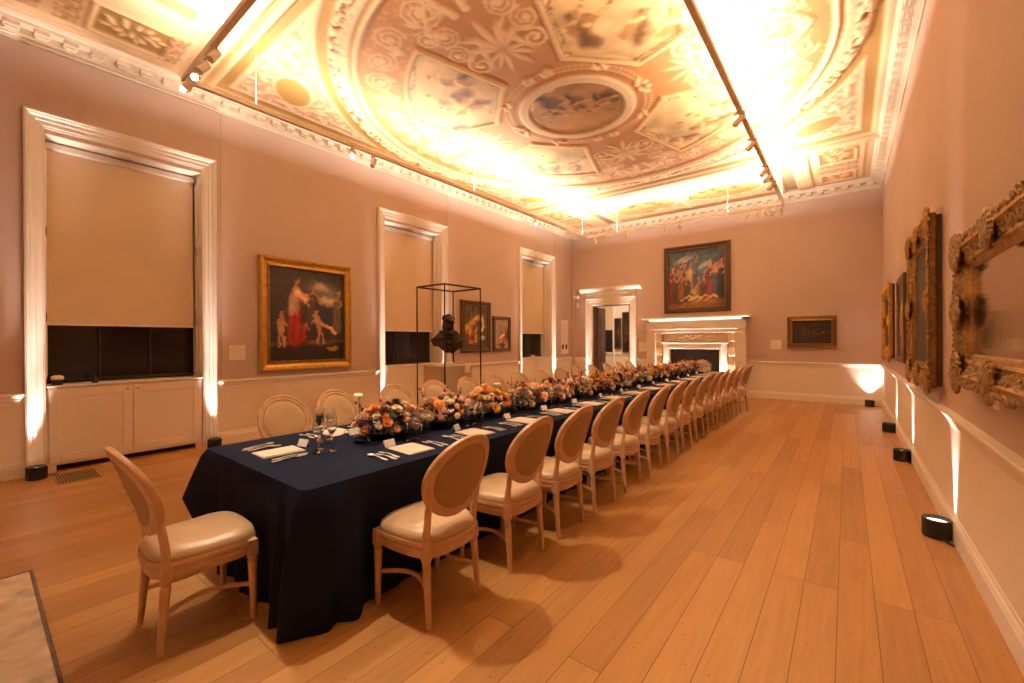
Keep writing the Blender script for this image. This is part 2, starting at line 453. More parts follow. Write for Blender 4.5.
# far wall with a doorway
DX0, DX1, DZ = -6.50, -5.27, 2.62
b = MB()
b.box(XL - 1.0, DX0, YF, YF + 0.25, 0, 5.2); b.box(DX1, XR + 0.4, YF, YF + 0.25, 0, 5.2); b.box(DX0, DX1, YF, YF + 0.25, DZ, 5.2)
struct(b.build('wall_far', M['wall']), 'mauve painted far wall')
struct(MB().box(XR, XR + 0.3, YN - 0.4, YF + 0.0, 0, 5.2).build('wall_right', M['wall']), 'mauve painted right wall')
struct(MB().box(XL - 1.0, XR + 0.4, YN - 0.3, YN, 0, 5.2).build('wall_near', M['wall']), 'mauve painted near wall')
WIN = [(0.378, 2.225), (4.961, 6.794), (9.53, 11.384)]
OPN = [(a + 0.165, c - 0.165) for a, c in WIN]
OZ = 3.93
b = MB(); ys = [YN]
for a, c in OPN: ys += [a, c]
ys.append(YF)
for i in range(0, len(ys), 2): b.box(XL - 1.0, XL, ys[i], ys[i + 1], 0, 5.2)
for a, c in OPN: b.box(XL - 1.0, XL, a, c, OZ, 5.2); b.box(XL - 1.0, XL - 0.42, a, c, 0, OZ)
# shallow piers between the window bays
for a, c in ((YN, 0.30), (2.30, 4.89), (6.86, 9.45), (11.46, YF)): b.box(XL - 0.001, XL + 0.010, a, c, 0, ZC)
b.box(XL, XL + 0.10, YF - 0.16, YF, 0, ZC)
struct(b.build('wall_left', M['wall']), 'mauve painted left wall with three tall windows')

# dado: cream lower wall, chair rail and baseboard -------------------------------------
RAIL = [(0.0, -0.12), (0.012, -0.12), (0.014, -0.085), (0.03, -0.075), (0.032, -0.05), (0.05, -0.035), (0.055, -0.012), (0.05, 0.0), (0.0, 0.004)]
BASE = [(0.0, 0.0), (0.028, 0.0), (0.028, 0.125), (0.022, 0.14), (0.024, 0.152), (0.014, 0.165), (0.012, 0.185), (0.0, 0.20)]
RZ = 0.942
def run(b, prof, p0, p1, nrm, z):
    """profile (offset from wall, z) swept from p0 to p1"""
    path = [((p[0], p[1], z), (nrm[0], nrm[1], 0), (0, 0, 1)) for p in (p0, p1)]
    b.ring(path, prof, closed=False)
LS = [(YN, 0.378), (2.225, 4.961), (6.794, 9.53), (11.384, YF)]
off = 0.016
b = MB()
for a, c in LS: b.box(XL, XL + off + 0.008, a, c, 0, RZ - 0.1)
struct(b.build('trim_1', M['dado']), 'cream dado panelling on the left wall')
b = MB()
for a, c in LS: run(b, RAIL, (XL + off, a), (XL + off, c), (1, 0), RZ)
struct(b.build('trim_2', M['trim']), 'moulded chair rail on the left wall')
b = MB()
for a, c in LS: run(b, BASE, (XL + off, a), (XL + off, c), (1, 0), 0)
struct(b.build('baseboard_left', M['trim']))
struct(MB().box(XR - 0.008, XR, YN, YF, 0, RZ - 0.1).build('trim_3', M['dado']), 'cream dado panelling on the right wall')
b = MB(); run(b, RAIL, (XR, YF), (XR, YN), (-1, 0), RZ)
struct(b.build('trim_4', M['trim']), 'moulded chair rail on the right wall')
b = MB(); run(b, BASE, (XR, YF), (XR, YN), (-1, 0), 0)
struct(b.build('baseboard_right', M['trim']))
FS = [(XL, -6.78), (-5.0, -4.58), (-2.10, XR)]
b = MB()
for a, c in FS: b.box(a, c, YF - 0.008, YF, 0, RZ - 0.1)
struct(b.build('trim_5', M['dado']), 'cream dado panelling on the far wall')
b = MB()
for a, c in FS: run(b, RAIL, (a, YF), (c, YF), (0, -1), RZ)
struct(b.build('trim_6', M['trim']), 'moulded chair rail on the far wall')
b = MB()
for a, c in FS: run(b, BASE, (a, YF), (c, YF), (0, -1), 0)
struct(b.build('baseboard_far', M['trim']))
struct(MB().box(XL, XR, YN, YN + 0.008, 0, RZ).build('trim_7', M['dado']))

# cornice with modillion blocks ---------------------------------------------------------
CP = [(0, 0), (0.02, 0), (0.026, 0.028), (0.05, 0.04), (0.05, 0.052), (0.068, 0.058), (0.068, 0.125), (0.172, 0.135), (0.176, 0.165), (0.205, 0.178), (0.222, 0.205), (0.225, 0.235), (0, 0.235)]
corners = [(XL, YN, 1, 1), (XR, YN, -1, 1), (XR, YF, -1, -1), (XL, YF, 1, -1)]
b = MB()
b.ring([((x, y, ZC), (sx, sy, 0), (0, 0, 1)) for x, y, sx, sy in corners], CP, closed=True)
def blocks(b, n, p0, p1, nrm):
    for i in range(n):
        t = (i + 0.5) / n; x = p0[0] + (p1[0] - p0[0]) * t; y = p0[1] + (p1[1] - p0[1]) * t
        w = 0.062
        for (d0, d1, za, zb, ww) in ((0.06, 0.162, 0.082, 0.134, w), (0.06, 0.125, 0.064, 0.085, w * 0.8)):
            if nrm[0]: b.box(x + nrm[0] * d0, x + nrm[0] * d1, y - ww, y + ww, ZC + za, ZC + zb, 0.006)
            else: b.box(x - ww, x + ww, y + nrm[1] * d0, y + nrm[1] * d1, ZC + za, ZC + zb, 0.006)
LEN = YF - YN
blocks(b, 58, (XL, YN + 0.1), (XL, YF - 0.1), (1, 0)); blocks(b, 58, (XR, YN + 0.1), (XR, YF - 0.1), (-1, 0))
blocks(b, 34, (XL + 0.1, YF), (XR - 0.1, YF), (0, -1)); blocks(b, 34, (XL + 0.1, YN), (XR - 0.1, YN), (0, 1))
struct(b.build('trim_8', M['plaster']), 'cream plaster cornice with modillion blocks')

# ================================================================== CEILING (relief + paint)
CREAM = (222, 200, 168); TAN = (186, 134, 86); GOLD = (172, 140, 84); PINK = (206, 168, 138); SEP = (206, 174, 128); DK = (92, 58, 34); MID = (150, 108, 64)
PXC = 0.0155
U1, V1 = 3.78, 6.62
Q = Ras(0, U1, 0, V1, PXC, CREAM)
U_, V_ = np.meshgrid(Q.xs, Q.ys); Rr = np.sqrt(U_ ** 2 + V_ ** 2)
def region(mask, col=None, h=None, seth=None):
    if col is not None: Q.c[mask] = nlin(col)
    if h is not None: Q.h[mask] = np.maximum(Q.h[mask], h)
    if seth is not None: Q.h[mask] = seth
sq = (U_ < 3.66) & (V_ < 3.74)
region(sq, GOLD)
sp = (U_ < 3.52) & (V_ < 3.60) & (Rr > 3.70)
region(sp, CREAM, h=0.012)
sp2 = (U_ < 3.46) & (V_ < 3.54) & (Rr > 3.76)
region(sp2, PINK, seth=0.0)
nz = fbm(U_.shape, 5, 3, 3); nz2 = fbm(U_.shape, 3, 9, 2)
rel = sp2 & (nz > 0.53)
region(rel, (232, 208, 178), h=0.014)
region(sp2 & (nz > 0.50) & (nz < 0.53), (164, 112, 78))
# oval gold medallions in the spandrels
Q.ell(2.93, 2.98, 0.42, 0.27, CREAM, 0.02, ang=-0.6, soft=0.05)
Q.ell(2.93, 2.98, 0.37, 0.225, GOLD, None, ang=-0.6, soft=0.05)
# great ring
region((Rr < 3.57) & (Rr > 3.22), CREAM, h=0.03)
TH = np.arctan2(V_, U_)
lf = (Rr < 3.56) & (Rr > 3.43)
region(lf & (nz2 > 0.50), (236, 214, 180), h=0.05)
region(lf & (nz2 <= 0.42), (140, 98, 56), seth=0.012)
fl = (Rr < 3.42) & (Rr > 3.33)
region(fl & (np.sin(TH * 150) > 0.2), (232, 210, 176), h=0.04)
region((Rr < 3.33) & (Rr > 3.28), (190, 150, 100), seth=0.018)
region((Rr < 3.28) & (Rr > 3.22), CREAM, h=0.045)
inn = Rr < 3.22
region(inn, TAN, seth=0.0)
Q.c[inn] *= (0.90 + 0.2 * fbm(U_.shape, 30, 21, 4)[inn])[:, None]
ORN = (224, 192, 150)
# rinceaux band
for a in np.radians([8.5, 81.5]):
    for r, R_, s_ in ((2.84, 0.27, 1), (2.42, 0.19, -1)):
        Q.spiral(r * math.cos(a + 0.02 * s_), r * math.sin(a + 0.02 * s_), R_, 2.6, a, s_, 0.015, ORN, 0.016)
for k, a in enumerate(np.radians([19, 28, 37, 45, 53, 62, 71])):
    Q.spiral(2.93 * math.cos(a), 2.93 * math.sin(a), 0.20, 2.3, a * 3, 1 if k % 2 else -1, 0.013, ORN, 0.014)
for a0 in (14, 76):   # scrolls flanking the axes between medallion and ring
    a = math.radians(a0)
    for r, R_ in ((2.12, .17), (2.55, .15)): Q.spiral(r * math.cos(a), r * math.sin(a), R_, 2.2, a, -1 if a0 < 45 else 1, 0.013, ORN, 0.014)
for a0, dr in ((0, 0), (PI / 2, 0)):   # seated putti and urns on the axes near the ring
    c, sn = math.cos(a0), math.sin(a0); tr = lambda r, t: (r * c - t * sn, r * sn + t * c)
    for sd in (-1, 1):
        Q.line([tr(2.62, sd * .10), tr(2.80, sd * .16), tr(2.98, sd * .10)], .055, ORN, .022, w1=.03)
        Q.line([tr(2.72, sd * .14), tr(2.66, sd * .30), tr(2.78, sd * .42)], .03, ORN, .02, w1=.015)
        Q.ell(*tr(2.55, sd * .09), .055, .055, ORN, .024)
    Q.ell(*tr(2.95, 0), .10, .10, ORN, .02)
for a in np.radians([22.5, 35, 45, 55, 67.5, 11, 79]):
    for da in (-0.05, 0, 0.05):
        Q.leaf(2.68 * math.cos(a), 2.68 * math.sin(a), a + da * 8, 0.26, 0.07, ORN, 0.018)
for k in range(190):
    rr = random.uniform(2.62, 3.18); a = random.uniform(0, PI / 2); aa = random.uniform(0, 6.28)
    Q.leaf(rr * math.cos(a), rr * math.sin(a), aa, random.uniform(0.05, 0.11), 0.024, ORN, 0.012)
# palmettes on the axes
def palm(cx, cy, a, S):
    for k in (-2, -1, 0, 1, 2):
        Q.leaf(cx, cy, a + k * 0.50, S * (1.05 - 0.10 * abs(k)), S * 0.24, ORN, 0.02)
        Q.leaf(cx + .55 * S * math.cos(a + k * .5), cy + .55 * S * math.sin(a + k * .5), a + k * 0.9, S * .5, S * 0.12, ORN, 0.016)
    for k in (-1, 1):
        for j in range(3):
            Q.leaf(cx, cy, a + PI + k * (0.35 + 0.45 * j), S * (0.9 - 0.12 * j), S * 0.15, ORN, 0.02)
        Q.spiral(cx + S * 0.75 * math.cos(a + k * 1.75), cy + S * 0.75 * math.sin(a + k * 1.75), S * 0.3, 1.6, a, k, 0.02, ORN, 0.02)
palm(0.0, 1.80, PI / 2, 0.56); palm(1.80, 0.0, 0.0, 0.56)
Q.leaf(0.35, 1.5, 1.9, 0.75, 0.10, ORN, 0.02); Q.leaf(1.5, 0.35, -0.3, 0.75, 0.10, ORN, 0.02)
for a0 in (0, PI / 2):   # garland figures nearer the ring
    for k in (-1, 1):
        a = a0 + k * 0.16
        Q.line([(2.45 * math.cos(a), 2.45 * math.sin(a)), (2.6 * math.cos(a + k * 0.05), 2.6 * math.sin(a + k * 0.05)), (2.95 * math.cos(a0 + k * 0.05), 2.95 * math.sin(a0 + k * 0.05))], 0.05, ORN, 0.02, w1=0.02)
# wedge frames on the diagonals
def wedge(g, r0, r1, da0, da1):
    """outline polygon of the fan-shaped panel around the 45 degree direction"""
    c = PI / 4; P = []
    for i in range(13): P.append((r0 - 0.10 * math.cos((i - 6) / 6 * PI / 2) * 0.9, c - da0 + 2 * da0 * i / 12))
    for i in range(17): P.append((r1, c + da1 - 2 * da1 * i / 16))
    return [(r * math.cos(a), r * math.sin(a)) for r, a in P]
W0 = wedge(Q, 1.25, 2.62, math.radians(24.5), math.radians(26.5))
W1 = wedge(Q, 1.34, 2.55, math.radians(21.5), math.radians(25))
Q.poly(W0, (226, 192, 140), 0.03)
q, ins = Q.poly(W1, SEP)
hh = Q.h[q[0], q[1]]; hh[ins] = 0.004
Q.line(W1 + [W1[0]], 0.014, (120, 84, 40), None)
# central medallion
Q.ell(0, 0, 0.90, 0.90, CREAM, 0.03, soft=0.03)
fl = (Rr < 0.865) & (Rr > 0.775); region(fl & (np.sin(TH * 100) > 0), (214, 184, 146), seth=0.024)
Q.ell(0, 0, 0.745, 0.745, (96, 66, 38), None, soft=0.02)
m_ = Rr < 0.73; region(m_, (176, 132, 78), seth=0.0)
for k in range(22):
    a = PI / 2 * (k + 0.5) / 22
    for r, d in ((1.05, 0.5), (1.08, -0.6)):
        Q.leaf(r * math.cos(a), r * math.sin(a), a + PI / 2 + d, 0.09, 0.035, ORN, 0.018)
for a in (0.12, PI / 2 - 0.12, PI / 4):
    for k in range(5): Q.ell(1.07 * math.cos(a) + random.uniform(-.07, .07), 1.07 * math.sin(a) + random.uniform(-.07, .07), 0.045, 0.045, ORN, 0.025)
# bands between the square field and the end bays
Q.rect(0, U1, 3.74, 3.82, CREAM, 0.05); Q.rect(0, U1, 3.82, 3.90, (196, 160, 112), 0.02); Q.rect(0, U1, 3.90, 4.02, (228, 206, 172), 0.07); Q.rect(0, U1, 4.02, 4.12, CREAM, 0.04)
Q.rect(3.66, U1, 0, 3.82, CREAM, 0.035)
# end bay: middle panel with two ovals
Q.rect(0, 2.02, 4.22, 6.40, PINK, 0.0)
Q.frame(0, 2.02, 4.2, 6.42, 0.06, CREAM, 0.03)
Q.rect(0, 2.02, 4.12, 4.5, (226, 204, 170), 0.012)
Q.rect(0, 2.02, 6.12, 6.42, (192, 160, 120), 0.02)
for k in range(60):
    Q.leaf(random.uniform(0.05, 1.95), random.choice([random.uniform(4.6, 4.85), random.uniform(5.95, 6.1)]), random.uniform(0, 6), 0.14, 0.045, (232, 206, 172), 0.014)
Q.ell(0.97, 5.40, 0.86, 0.56, CREAM, 0.03, soft=0.03); Q.ell(0.97, 5.40, 0.80, 0.50, (84, 54, 30), None, soft=0.02)
q = Q.sub(0.1, 1.9, 4.8, 6.0); e_ = ((q[2] - 0.97) / 0.77) ** 2 + ((q[3] - 5.40) / 0.475) ** 2 < 1
Q.put(q, e_.astype(float), (190, 146, 92)); hh = Q.h[q[0], q[1]]; hh[e_] = 0.0
# fluted separators
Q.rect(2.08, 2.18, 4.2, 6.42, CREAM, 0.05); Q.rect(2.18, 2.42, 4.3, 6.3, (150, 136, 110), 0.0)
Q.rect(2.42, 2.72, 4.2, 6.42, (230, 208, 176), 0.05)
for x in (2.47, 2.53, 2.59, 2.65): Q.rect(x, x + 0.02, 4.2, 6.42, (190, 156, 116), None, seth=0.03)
# side blocks with acanthus panels and greek key squares
Q.rect(2.78, 3.62, 4.2, 6.42, (226, 200, 164), 0.012)
for (va, vb, c_) in ((4.38, 5.0, GOLD), (5.75, 6.2, (196, 150, 90))):
    Q.frame(2.86, 3.50, va - 0.06, vb + 0.06, 0.05, CREAM, 0.035)
    Q.rect(2.92, 3.44, va, vb, c_, None, seth=0.0)
    for k in range(16):
        a = k * 2.399; r = 0.12 * math.sqrt(k / 16.0) * 1.5
        Q.leaf(3.18 + r * 0.6 * math.cos(a), (va + vb) / 2 + r * 1.1 * math.sin(a), a, 0.15, 0.075, (236, 214, 184), 0.025)
for v0 in (4.22, 5.12, 5.42):
    for i in range(6):
        for j in range(2):
            x = 2.86 + i * 0.11; y = v0 + j * 0.1
            if (i + j) % 2: Q.frame(x, x + 0.085, y, y + 0.08, 0.02, (170, 120, 74), 0.0)
            else: Q.line([(x, y), (x + 0.08, y), (x + 0.08, y + 0.07), (x + 0.03, y + 0.07)], 0.014, (170, 120, 74), None)
for k in range(40):
    Q.rect(2.86 + 0.0, 3.50, 0, 0)
    y = 4.35 + k * 0.05
    Q.rect(3.56, 3.60, y, y + 0.025, (236, 214, 180), 0.03)

# mirror the quadrant into the whole ceiling
C_ = Ras(-U1, U1, -V1, V1, PXC, CREAM)
full = lambda A: np.concatenate([np.concatenate([A[::-1, ::-1][:-1], A[:, ::-1]], 0)[:, :-1], np.concatenate([A[::-1][:-1], A], 0)], 1)
C_.c = full(Q.c); C_.h = full(Q.h); C_.ny, C_.nx = C_.h.shape
C_.xs = np.linspace(-U1, U1, C_.nx); C_.ys = np.linspace(-V1, V1, C_.ny); C_.px = 2 * U1 / (C_.nx - 1)
# monochrome figure scenes inside the panels
def figures(R, cx, cy, ang, S, n, seed, cols, aspect=0.8):
    rg = random.Random(seed)
    for k in range(n):
        t = (k + 0.5) / n - 0.5
        ox = t * S * 1.6 + rg.uniform(-.08, .08) * S; oy = rg.uniform(-0.32, 0.22) * S * aspect
        def P(x, y):
            X = ox + x * S * 0.42; Y = oy + y * S * 0.42
            return (cx + X * math.cos(ang) - Y * math.sin(ang), cy + X * math.sin(ang) + Y * math.cos(ang))
        dkc, md, lt = cols
        lean = rg.uniform(-.8, .8)
        R.line([P(-.5 + lean, -.9), P(lean * .6, -.4), P(.3 + lean * .3, .1)], 0.16 * S, dkc, None, w1=0.09 * S, soft=0.9)
        R.line([P(lean, -.8), P(lean * .5 + .1, -.2), P(lean * .2, .35)], 0.10 * S, md, None, w1=0.07 * S, soft=0.6)
        R.line([P(lean * .2, .3), P(lean * .2 + rg.choice([-.6, .6]), .1), P(lean + rg.uniform(-.9, .9), .3)], 0.035 * S, lt, None, w1=0.02 * S, soft=0.5)
        R.line([P(lean * .5, -.3), P(lean * .5 + .5, -.55), P(lean + .5, -1.0)], 0.055 * S, lt, None, w1=0.025 * S, soft=0.5)
        x, y = P(lean * .15, .58); R.ell(x, y, 0.06 * S, 0.07 * S, lt, None, soft=0.5)
        x, y = P(lean * .15 - .05, .66); R.ell(x, y, 0.06 * S, 0.045 * S, dkc, None, soft=0.6)
CC = (dict(), )
UU, VV = np.meshgrid(C_.xs, C_.ys); RR = np.sqrt(UU ** 2 + VV ** 2)
save = C_.c.copy()
SC3 = ((112, 76, 42), (168, 124, 74), (222, 184, 128))
for k in range(4):
    a = PI / 4 + k * PI / 2
    figures(C_, 1.95 * math.cos(a), 1.95 * math.sin(a), a + PI / 2 + (PI if k in (2, 3) else 0), 0.95, 4, 11 + k, SC3, 0.7)
figures(C_, 0, 0, 0.5, 0.74, 5, 5, ((70, 44, 26), (128, 88, 50), (214, 166, 104)), 1.0)
for sx in (-1, 1):
    for sy in (-1, 1): figures(C_, sx * 0.97, sy * 5.40, 0, 0.72, 4, 31 + sx + 3 * sy, ((110, 70, 42), (160, 112, 66), (222, 178, 124)), 0.6)
cl = fbm(C_.h.shape, 26, 77, 5)
mk = np.zeros(C_.h.shape, bool)
lu, lv = np.abs(UU), np.abs(VV); ang4 = np.arctan2(lv, lu) - PI / 4
mk |= (RR > 1.33) & (RR < 2.53) & (np.abs(ang4) < np.radians(21.3 + (RR - 1.3) * 2.9))
mk |= RR < 0.72
mk |= ((lu - 0.97) / 0.76) ** 2 + ((lv - 5.40) / 0.47) ** 2 < 1
hA, wA = C_.h.shape
wa = (fbm((hA, wA), 22, 401, 4) - .5) * 22; wb = (fbm((hA, wA), 22, 402, 4) - .5) * 22
C_.c = C_.c[np.clip(np.arange(hA)[:, None] + wa, 0, hA - 1).astype(int), np.clip(np.arange(wA)[None, :] + wb, 0, wA - 1).astype(int)]
C_.c = np.where(mk[..., None], C_.c * (0.30 + 1.30 * cl)[..., None], save)
big = fbm(C_.h.shape, 60, 5, 4)
C_.c *= (0.93 + 0.14 * big)[..., None]
C_.c *= np.array([0.95, 0.84, 0.735])
def soften(A):
    B = A.copy(); B[1:-1, 1:-1] = (A[1:-1, 1:-1] * 4 + 2 * (A[:-2, 1:-1] + A[2:, 1:-1] + A[1:-1, :-2] + A[1:-1, 2:]) + A[:-2, :-2] + A[2:, 2:] + A[:-2, 2:] + A[2:, :-2]) / 16
    return B
C_.h = soften(soften(C_.h)); C_.c = soften(C_.c)
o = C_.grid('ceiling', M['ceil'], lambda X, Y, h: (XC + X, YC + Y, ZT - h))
struct(o, 'painted plaster ceiling with a great circle, figure panels and gilded borders')
struct(MB().box(XL - 1, XR + 0.3, YN - 0.3, YF + 0.2, ZT + 0.01, ZT + 0.15).build('ceiling_slab', M['plaster']))

# ================================================================== WINDOWS
def arch_ring(b, y0, y1, z0, z1, x, prof, n=1):
    """three-sided architrave: profile (inward offset from the outer edge, projection)"""
    pth = [((x, y0, z0), (0, 1, 0), (n, 0, 0)), ((x, y0, z1), (0, 1, -1), (n, 0, 0)), ((x, y1, z1), (0, -1, -1), (n, 0, 0)), ((x, y1, z0), (0, -1, 0), (n, 0, 0))]
    b.ring(pth, prof, closed=False)
AP = [(0.0, 0.0), (0.0, 0.075), (0.018, 0.085), (0.03, 0.07), (0.04, 0.072), (0.055, 0.052), (0.09, 0.05), (0.095, 0.036), (0.14, 0.034), (0.145, 0.022), (0.165, 0.02), (0.165, 0.0)]
for i, ((a, c), (oa, oc)) in enumerate(zip(WIN, OPN)):
    w = bpy.data.objects.new('window_%d' % (i + 1), None); COL.objects.link(w); w.location = (XL, (a + c) / 2, 0)
    struct(w, ['tall window nearest the camera with its roller blind half down', 'tall window behind the bust with its roller blind half down', 'tall window furthest down the room with its roller blind half down'][i])
    cy = (a + c) / 2; A, Cc, OA, OC = a - cy, c - cy, oa - cy, oc - cy
    b = MB(); arch_ring(b, A, Cc, 0.0, 4.14, 0.0, AP)
    for k in range(int((4.14) / 0.03)):   # small carved beading on the inner edge
        z = 0.02 + k * 0.03
        for yy in (A + 0.150, Cc - 0.158):
            if z < 3.95: b.box(0.018, 0.030, yy, yy + 0.009, z, z + 0.018)
    b.build('window_frame', M['trim'], w)
    b = MB()                                # reveal linings with shutter panels
    for s_, yy in ((1, OA), (-1, OC)):
        b.box(-0.42, 0.0, yy, yy + s_ * 0.004, 0.98, OZ)
        for (z0, z1) in ((1.08, 1.75), (1.85, 2.75), (2.85, 3.80)):
            for (xa, xb) in ((-0.13, -0.03), (-0.27, -0.17)):
                b.box(xa, xb, yy, yy + s_ * 0.012, z0, z1, 0.004); b.box(xa + 0.02, xb - 0.02, yy, yy + s_ * 0.018, z0 + 0.03, z1 - 0.03, 0.004)
    b.box(-0.42, 0, OA, OC, OZ - 0.012, OZ)
    b.build('window_reveal', M['trim'], w)
    g_ = MB(); g_.box(-0.40, -0.385, OA, OC, 1.0, OZ).build('window_glass', M['night'], w)
    b = MB()
    for zz in (1.03, 1.9, 2.8): b.box(-0.385, -0.36, OA, OC, zz, zz + 0.03)
    for k in range(1, 3): yy = OA + (OC - OA) * k / 3; b.box(-0.385, -0.365, yy - 0.012, yy + 0.012, 1.0, OZ)
    b.build('glazing_bar', M['black'], w)
    bl = MB().box(-0.262, -0.255, OA + 0.03, OC - 0.035, 1.735, 3.84).build('roller_blind', M['blind'], w)
    MB().box(-0.268, -0.249, OA + 0.03, OC - 0.035, 1.715, 1.74, 0.004).build('blind_bar', M['trim'], bl)
    MB().box(-0.30, -0.21, OA + 0.02, OC - 0.02, 3.82, 3.90, 0.012).build('blind_cassette', M['trim'], bl)
    b = MB(); b.box(-0.40, 0.02, OA, OC, 0.985, 1.005, 0.006)
    b.build('window_sill', M['trim'], w)
    # panelled cupboard below
    cp = MB().box(-0.30, -0.012, OA, OC, 0.07, 0.985)
    for (ya, yb) in ((OA, OA + 0.08), (OC - 0.08, OC)): cp.box(-0.05, -0.012, ya, yb, 0.0, 0.07)
    cpo = cp.build('window_cupboard', M['dado'], w)
    MB().box(-0.2, -0.14, OA + 0.08, OC - 0.08, 0.0, 0.07).build('plinth_gap', M['black'], cpo)
    mid = (OA + OC) / 2
    for (ya, yb) in ((OA + 0.02, mid - 0.006), (mid + 0.006, OC - 0.02)):
        d = MB(); d.box(-0.012, 0.002, ya, yb, 0.10, 0.965, 0.003)
        for (p, q2, r, s2) in ((ya, ya + 0.09, 0.1, 0.965), (yb - 0.09, yb, 0.1, 0.965), (ya + 0.09, yb - 0.09, 0.1, 0.2), (ya + 0.09, yb - 0.09, 0.865, 0.965)): d.box(0.0, 0.012, p, q2, r, s2, 0.003)
        do = d.build('cupboard_door', M['dado'], cpo)
        kn = MB().ball((0.016, (yb - 0.045) if ya < mid - 0.1 else (ya + 0.045), 0.915), 0.012)
        kn.build('knob', M['brass'], do)

# ================================================================== FAR DOORWAY
d = bpy.data.objects.new('door_1', None); COL.objects.link(d); d.location = ((DX0 + DX1) / 2, YF, 0); struct(d, 'doorway in the far wall with a white classical surround and dark open doors')
w2 = (DX1 - DX0) / 2
b = MB()
prof = [(0.0, 0.0), (0.0, 0.07), (0.03, 0.08), (0.05, 0.055), (0.12, 0.05), (0.13, 0.035), (0.22, 0.03), (0.25, 0.0)]
pth = [((-w2 - 0.25, 0, 0), (1, 0, 0), (0, -1, 0)), ((-w2 - 0.25, 0, DZ + 0.25), (1, 0, -1), (0, -1, 0)), ((w2 + 0.25, 0, DZ + 0.25), (-1, 0, -1), (0, -1, 0)), ((w2 + 0.25, 0, 0), (-1, 0, 0), (0, -1, 0))]
b.ring(pth, prof, closed=False)
b.build('door_frame', M['trim'], d)
b = MB(); b.box(-w2 - 0.22, w2 + 0.22, -0.06, 0, DZ + 0.26, DZ + 0.44, 0.01)
for k in range(18):
    x = -w2 - 0.16 + k * (2 * w2 + 0.32) / 17
    b.ball((x, -0.062, DZ + 0.35), 0.035, sc=(1, 0.4, 0.7))
b.build('frieze', M['trim'], d)
b = MB(); b.ring([((-w2 - 0.42, 0, DZ + 0.44), (0, -1, 0), (0, 0, 1)), ((w2 + 0.42, 0, DZ + 0.44), (0, -1, 0), (0, 0, 1))], [(0, 0), (0.07, 0), (0.09, 0.03), (0.13, 0.05), (0.16, 0.08), (0.17, 0.12), (0, 0.13)], closed=False)
b.build('cornice_hood', M['trim'], d)
b = MB(); b.box(-w2 - 0.001, -w2 + 0.012, 0.0, 0.25, 0, DZ); b.box(w2 - 0.012, w2 + 0.001, 0, 0.25, 0, DZ); b.box(-w2, w2, 0, 0.25, DZ - 0.012, DZ + 0.001)
b.build('door_jamb', M['mahogany'], d)
def leafdoor(name_x, sgn, rot):
    lv_ = MB().box(0, 0.60, -0.022, 0.022, 0.02, DZ - 0.03, 0.004)
    for (z0, z1) in ((0.2, 0.55), (0.7, 1.35), (1.45, 1.75), (1.85, 2.45)):
        for yy in (-0.03, 0.03):
            lv_.box(0.12, 0.48, min(0, yy), max(0, yy), z0, z1, 0.012); lv_.box(0.17, 0.43, min(0, yy * 1.2), max(0, yy * 1.2), z0 + 0.05, z1 - 0.05, 0.012)
    o = lv_.build('door_leaf', M['mahogany'], d, loc=(name_x, 0.26, 0)); o.rotation_euler = (0, 0, rot)
    MB().ball((0.55, -0.06, 1.05), 0.028).ball((0.55, 0.06, 1.05), 0.028).tube([(0.55, -0.06, 1.05), (0.55, 0.06, 1.05)], 0.01).build('door_knob', M['brass'], o)
leafdoor(-w2 + 0.03, 1, math.radians(93)); leafdoor(w2 - 0.03, -1, math.radians(100))
# the room beyond the doorway
NX0, NX1, NY = -8.9, -3.2, 17.2
struct(MB().box(NX0 - 0.2, NX1 + 0.2, YF + 0.25, NY + 0.2, -0.1, 0.0).build('floor_next_room', M['floor']))
struct(MB().box(NX0 - 0.2, NX0, YF + 0.25, NY, 0, 4.2).build('wall_next_left', M['wall']))
struct(MB().box(NX0, NX1, NY, NY + 0.2, 0, 4.2).build('wall_next_far', M['dado']))
struct(MB().box(NX1, NX1 + 0.2, YF + 0.25, NY, 0, 4.2).build('wall_next_right', M['wall']))
struct(MB().box(NX0, NX1, YF + 0.25, NY, 4.2, 4.3).build('ceiling_next_room', M['plaster']))
b = MB(); run(b, RAIL, (NX0, NY), (NX1, NY), (0, -1), RZ); struct(b.build('trim_9', M['trim']))
# a window with blind in the room beyond, on its far wall
w = bpy.data.objects.new('window_4', None); COL.objects.link(w); w.location = (-8.35, NY, 0); struct(w, 'window seen through the far doorway')
MB().box(-0.12, 0.42, -0.02, 0, 1.0, 3.3).build('window_glass', M['night'], w)
MB().box(-0.12, 0.42, -0.05, -0.03, 1.95, 3.3).build('roller_blind', M['blind'], w)
b = MB().box(-0.22, -0.12, -0.09, 0, 0, 3.45, 0.01).box(0.42, 0.52, -0.09, 0, 0, 3.45, 0.01).box(-0.22, 0.52, -0.09, 0, 3.3, 3.45, 0.01); b.build('window_frame', M['trim'], w)

# ================================================================== FIREPLACE (far wall)
FX = -3.335
fp = empty('chimneypiece', 'white marble chimneypiece with carved frieze around a black fire opening', 'fireplace', (FX, YF, 0))
b = MB()
for s in (-1, 1):
    b.box(s * 1.30, s * 1.04, -0.262, 0, 0, 1.70, 0.008); b.box(s * 1.31, s * 1.02, -0.28, 0, 0, 0.16, 0.01)
b.box(-1.30, 1.30, -0.27, 0, 1.80, 2.02, 0.006)
b.box(-1.285, 1.285, -0.24, 0, 1.70, 1.80, 0.006)
b.build('surround', M['marble'], fp)
b = MB(); b.ring([((-1.22, -0.18, 2.02), (0, -1, 0), (0, 0, 1)), ((1.22, -0.18, 2.02), (0, -1, 0), (0, 0, 1))], [(-0.18, 0), (0.07, 0), (0.10, 0.03), (0.14, 0.05), (0.17, 0.07), (0.18, 0.12), (-0.18, 0.12)], closed=False)
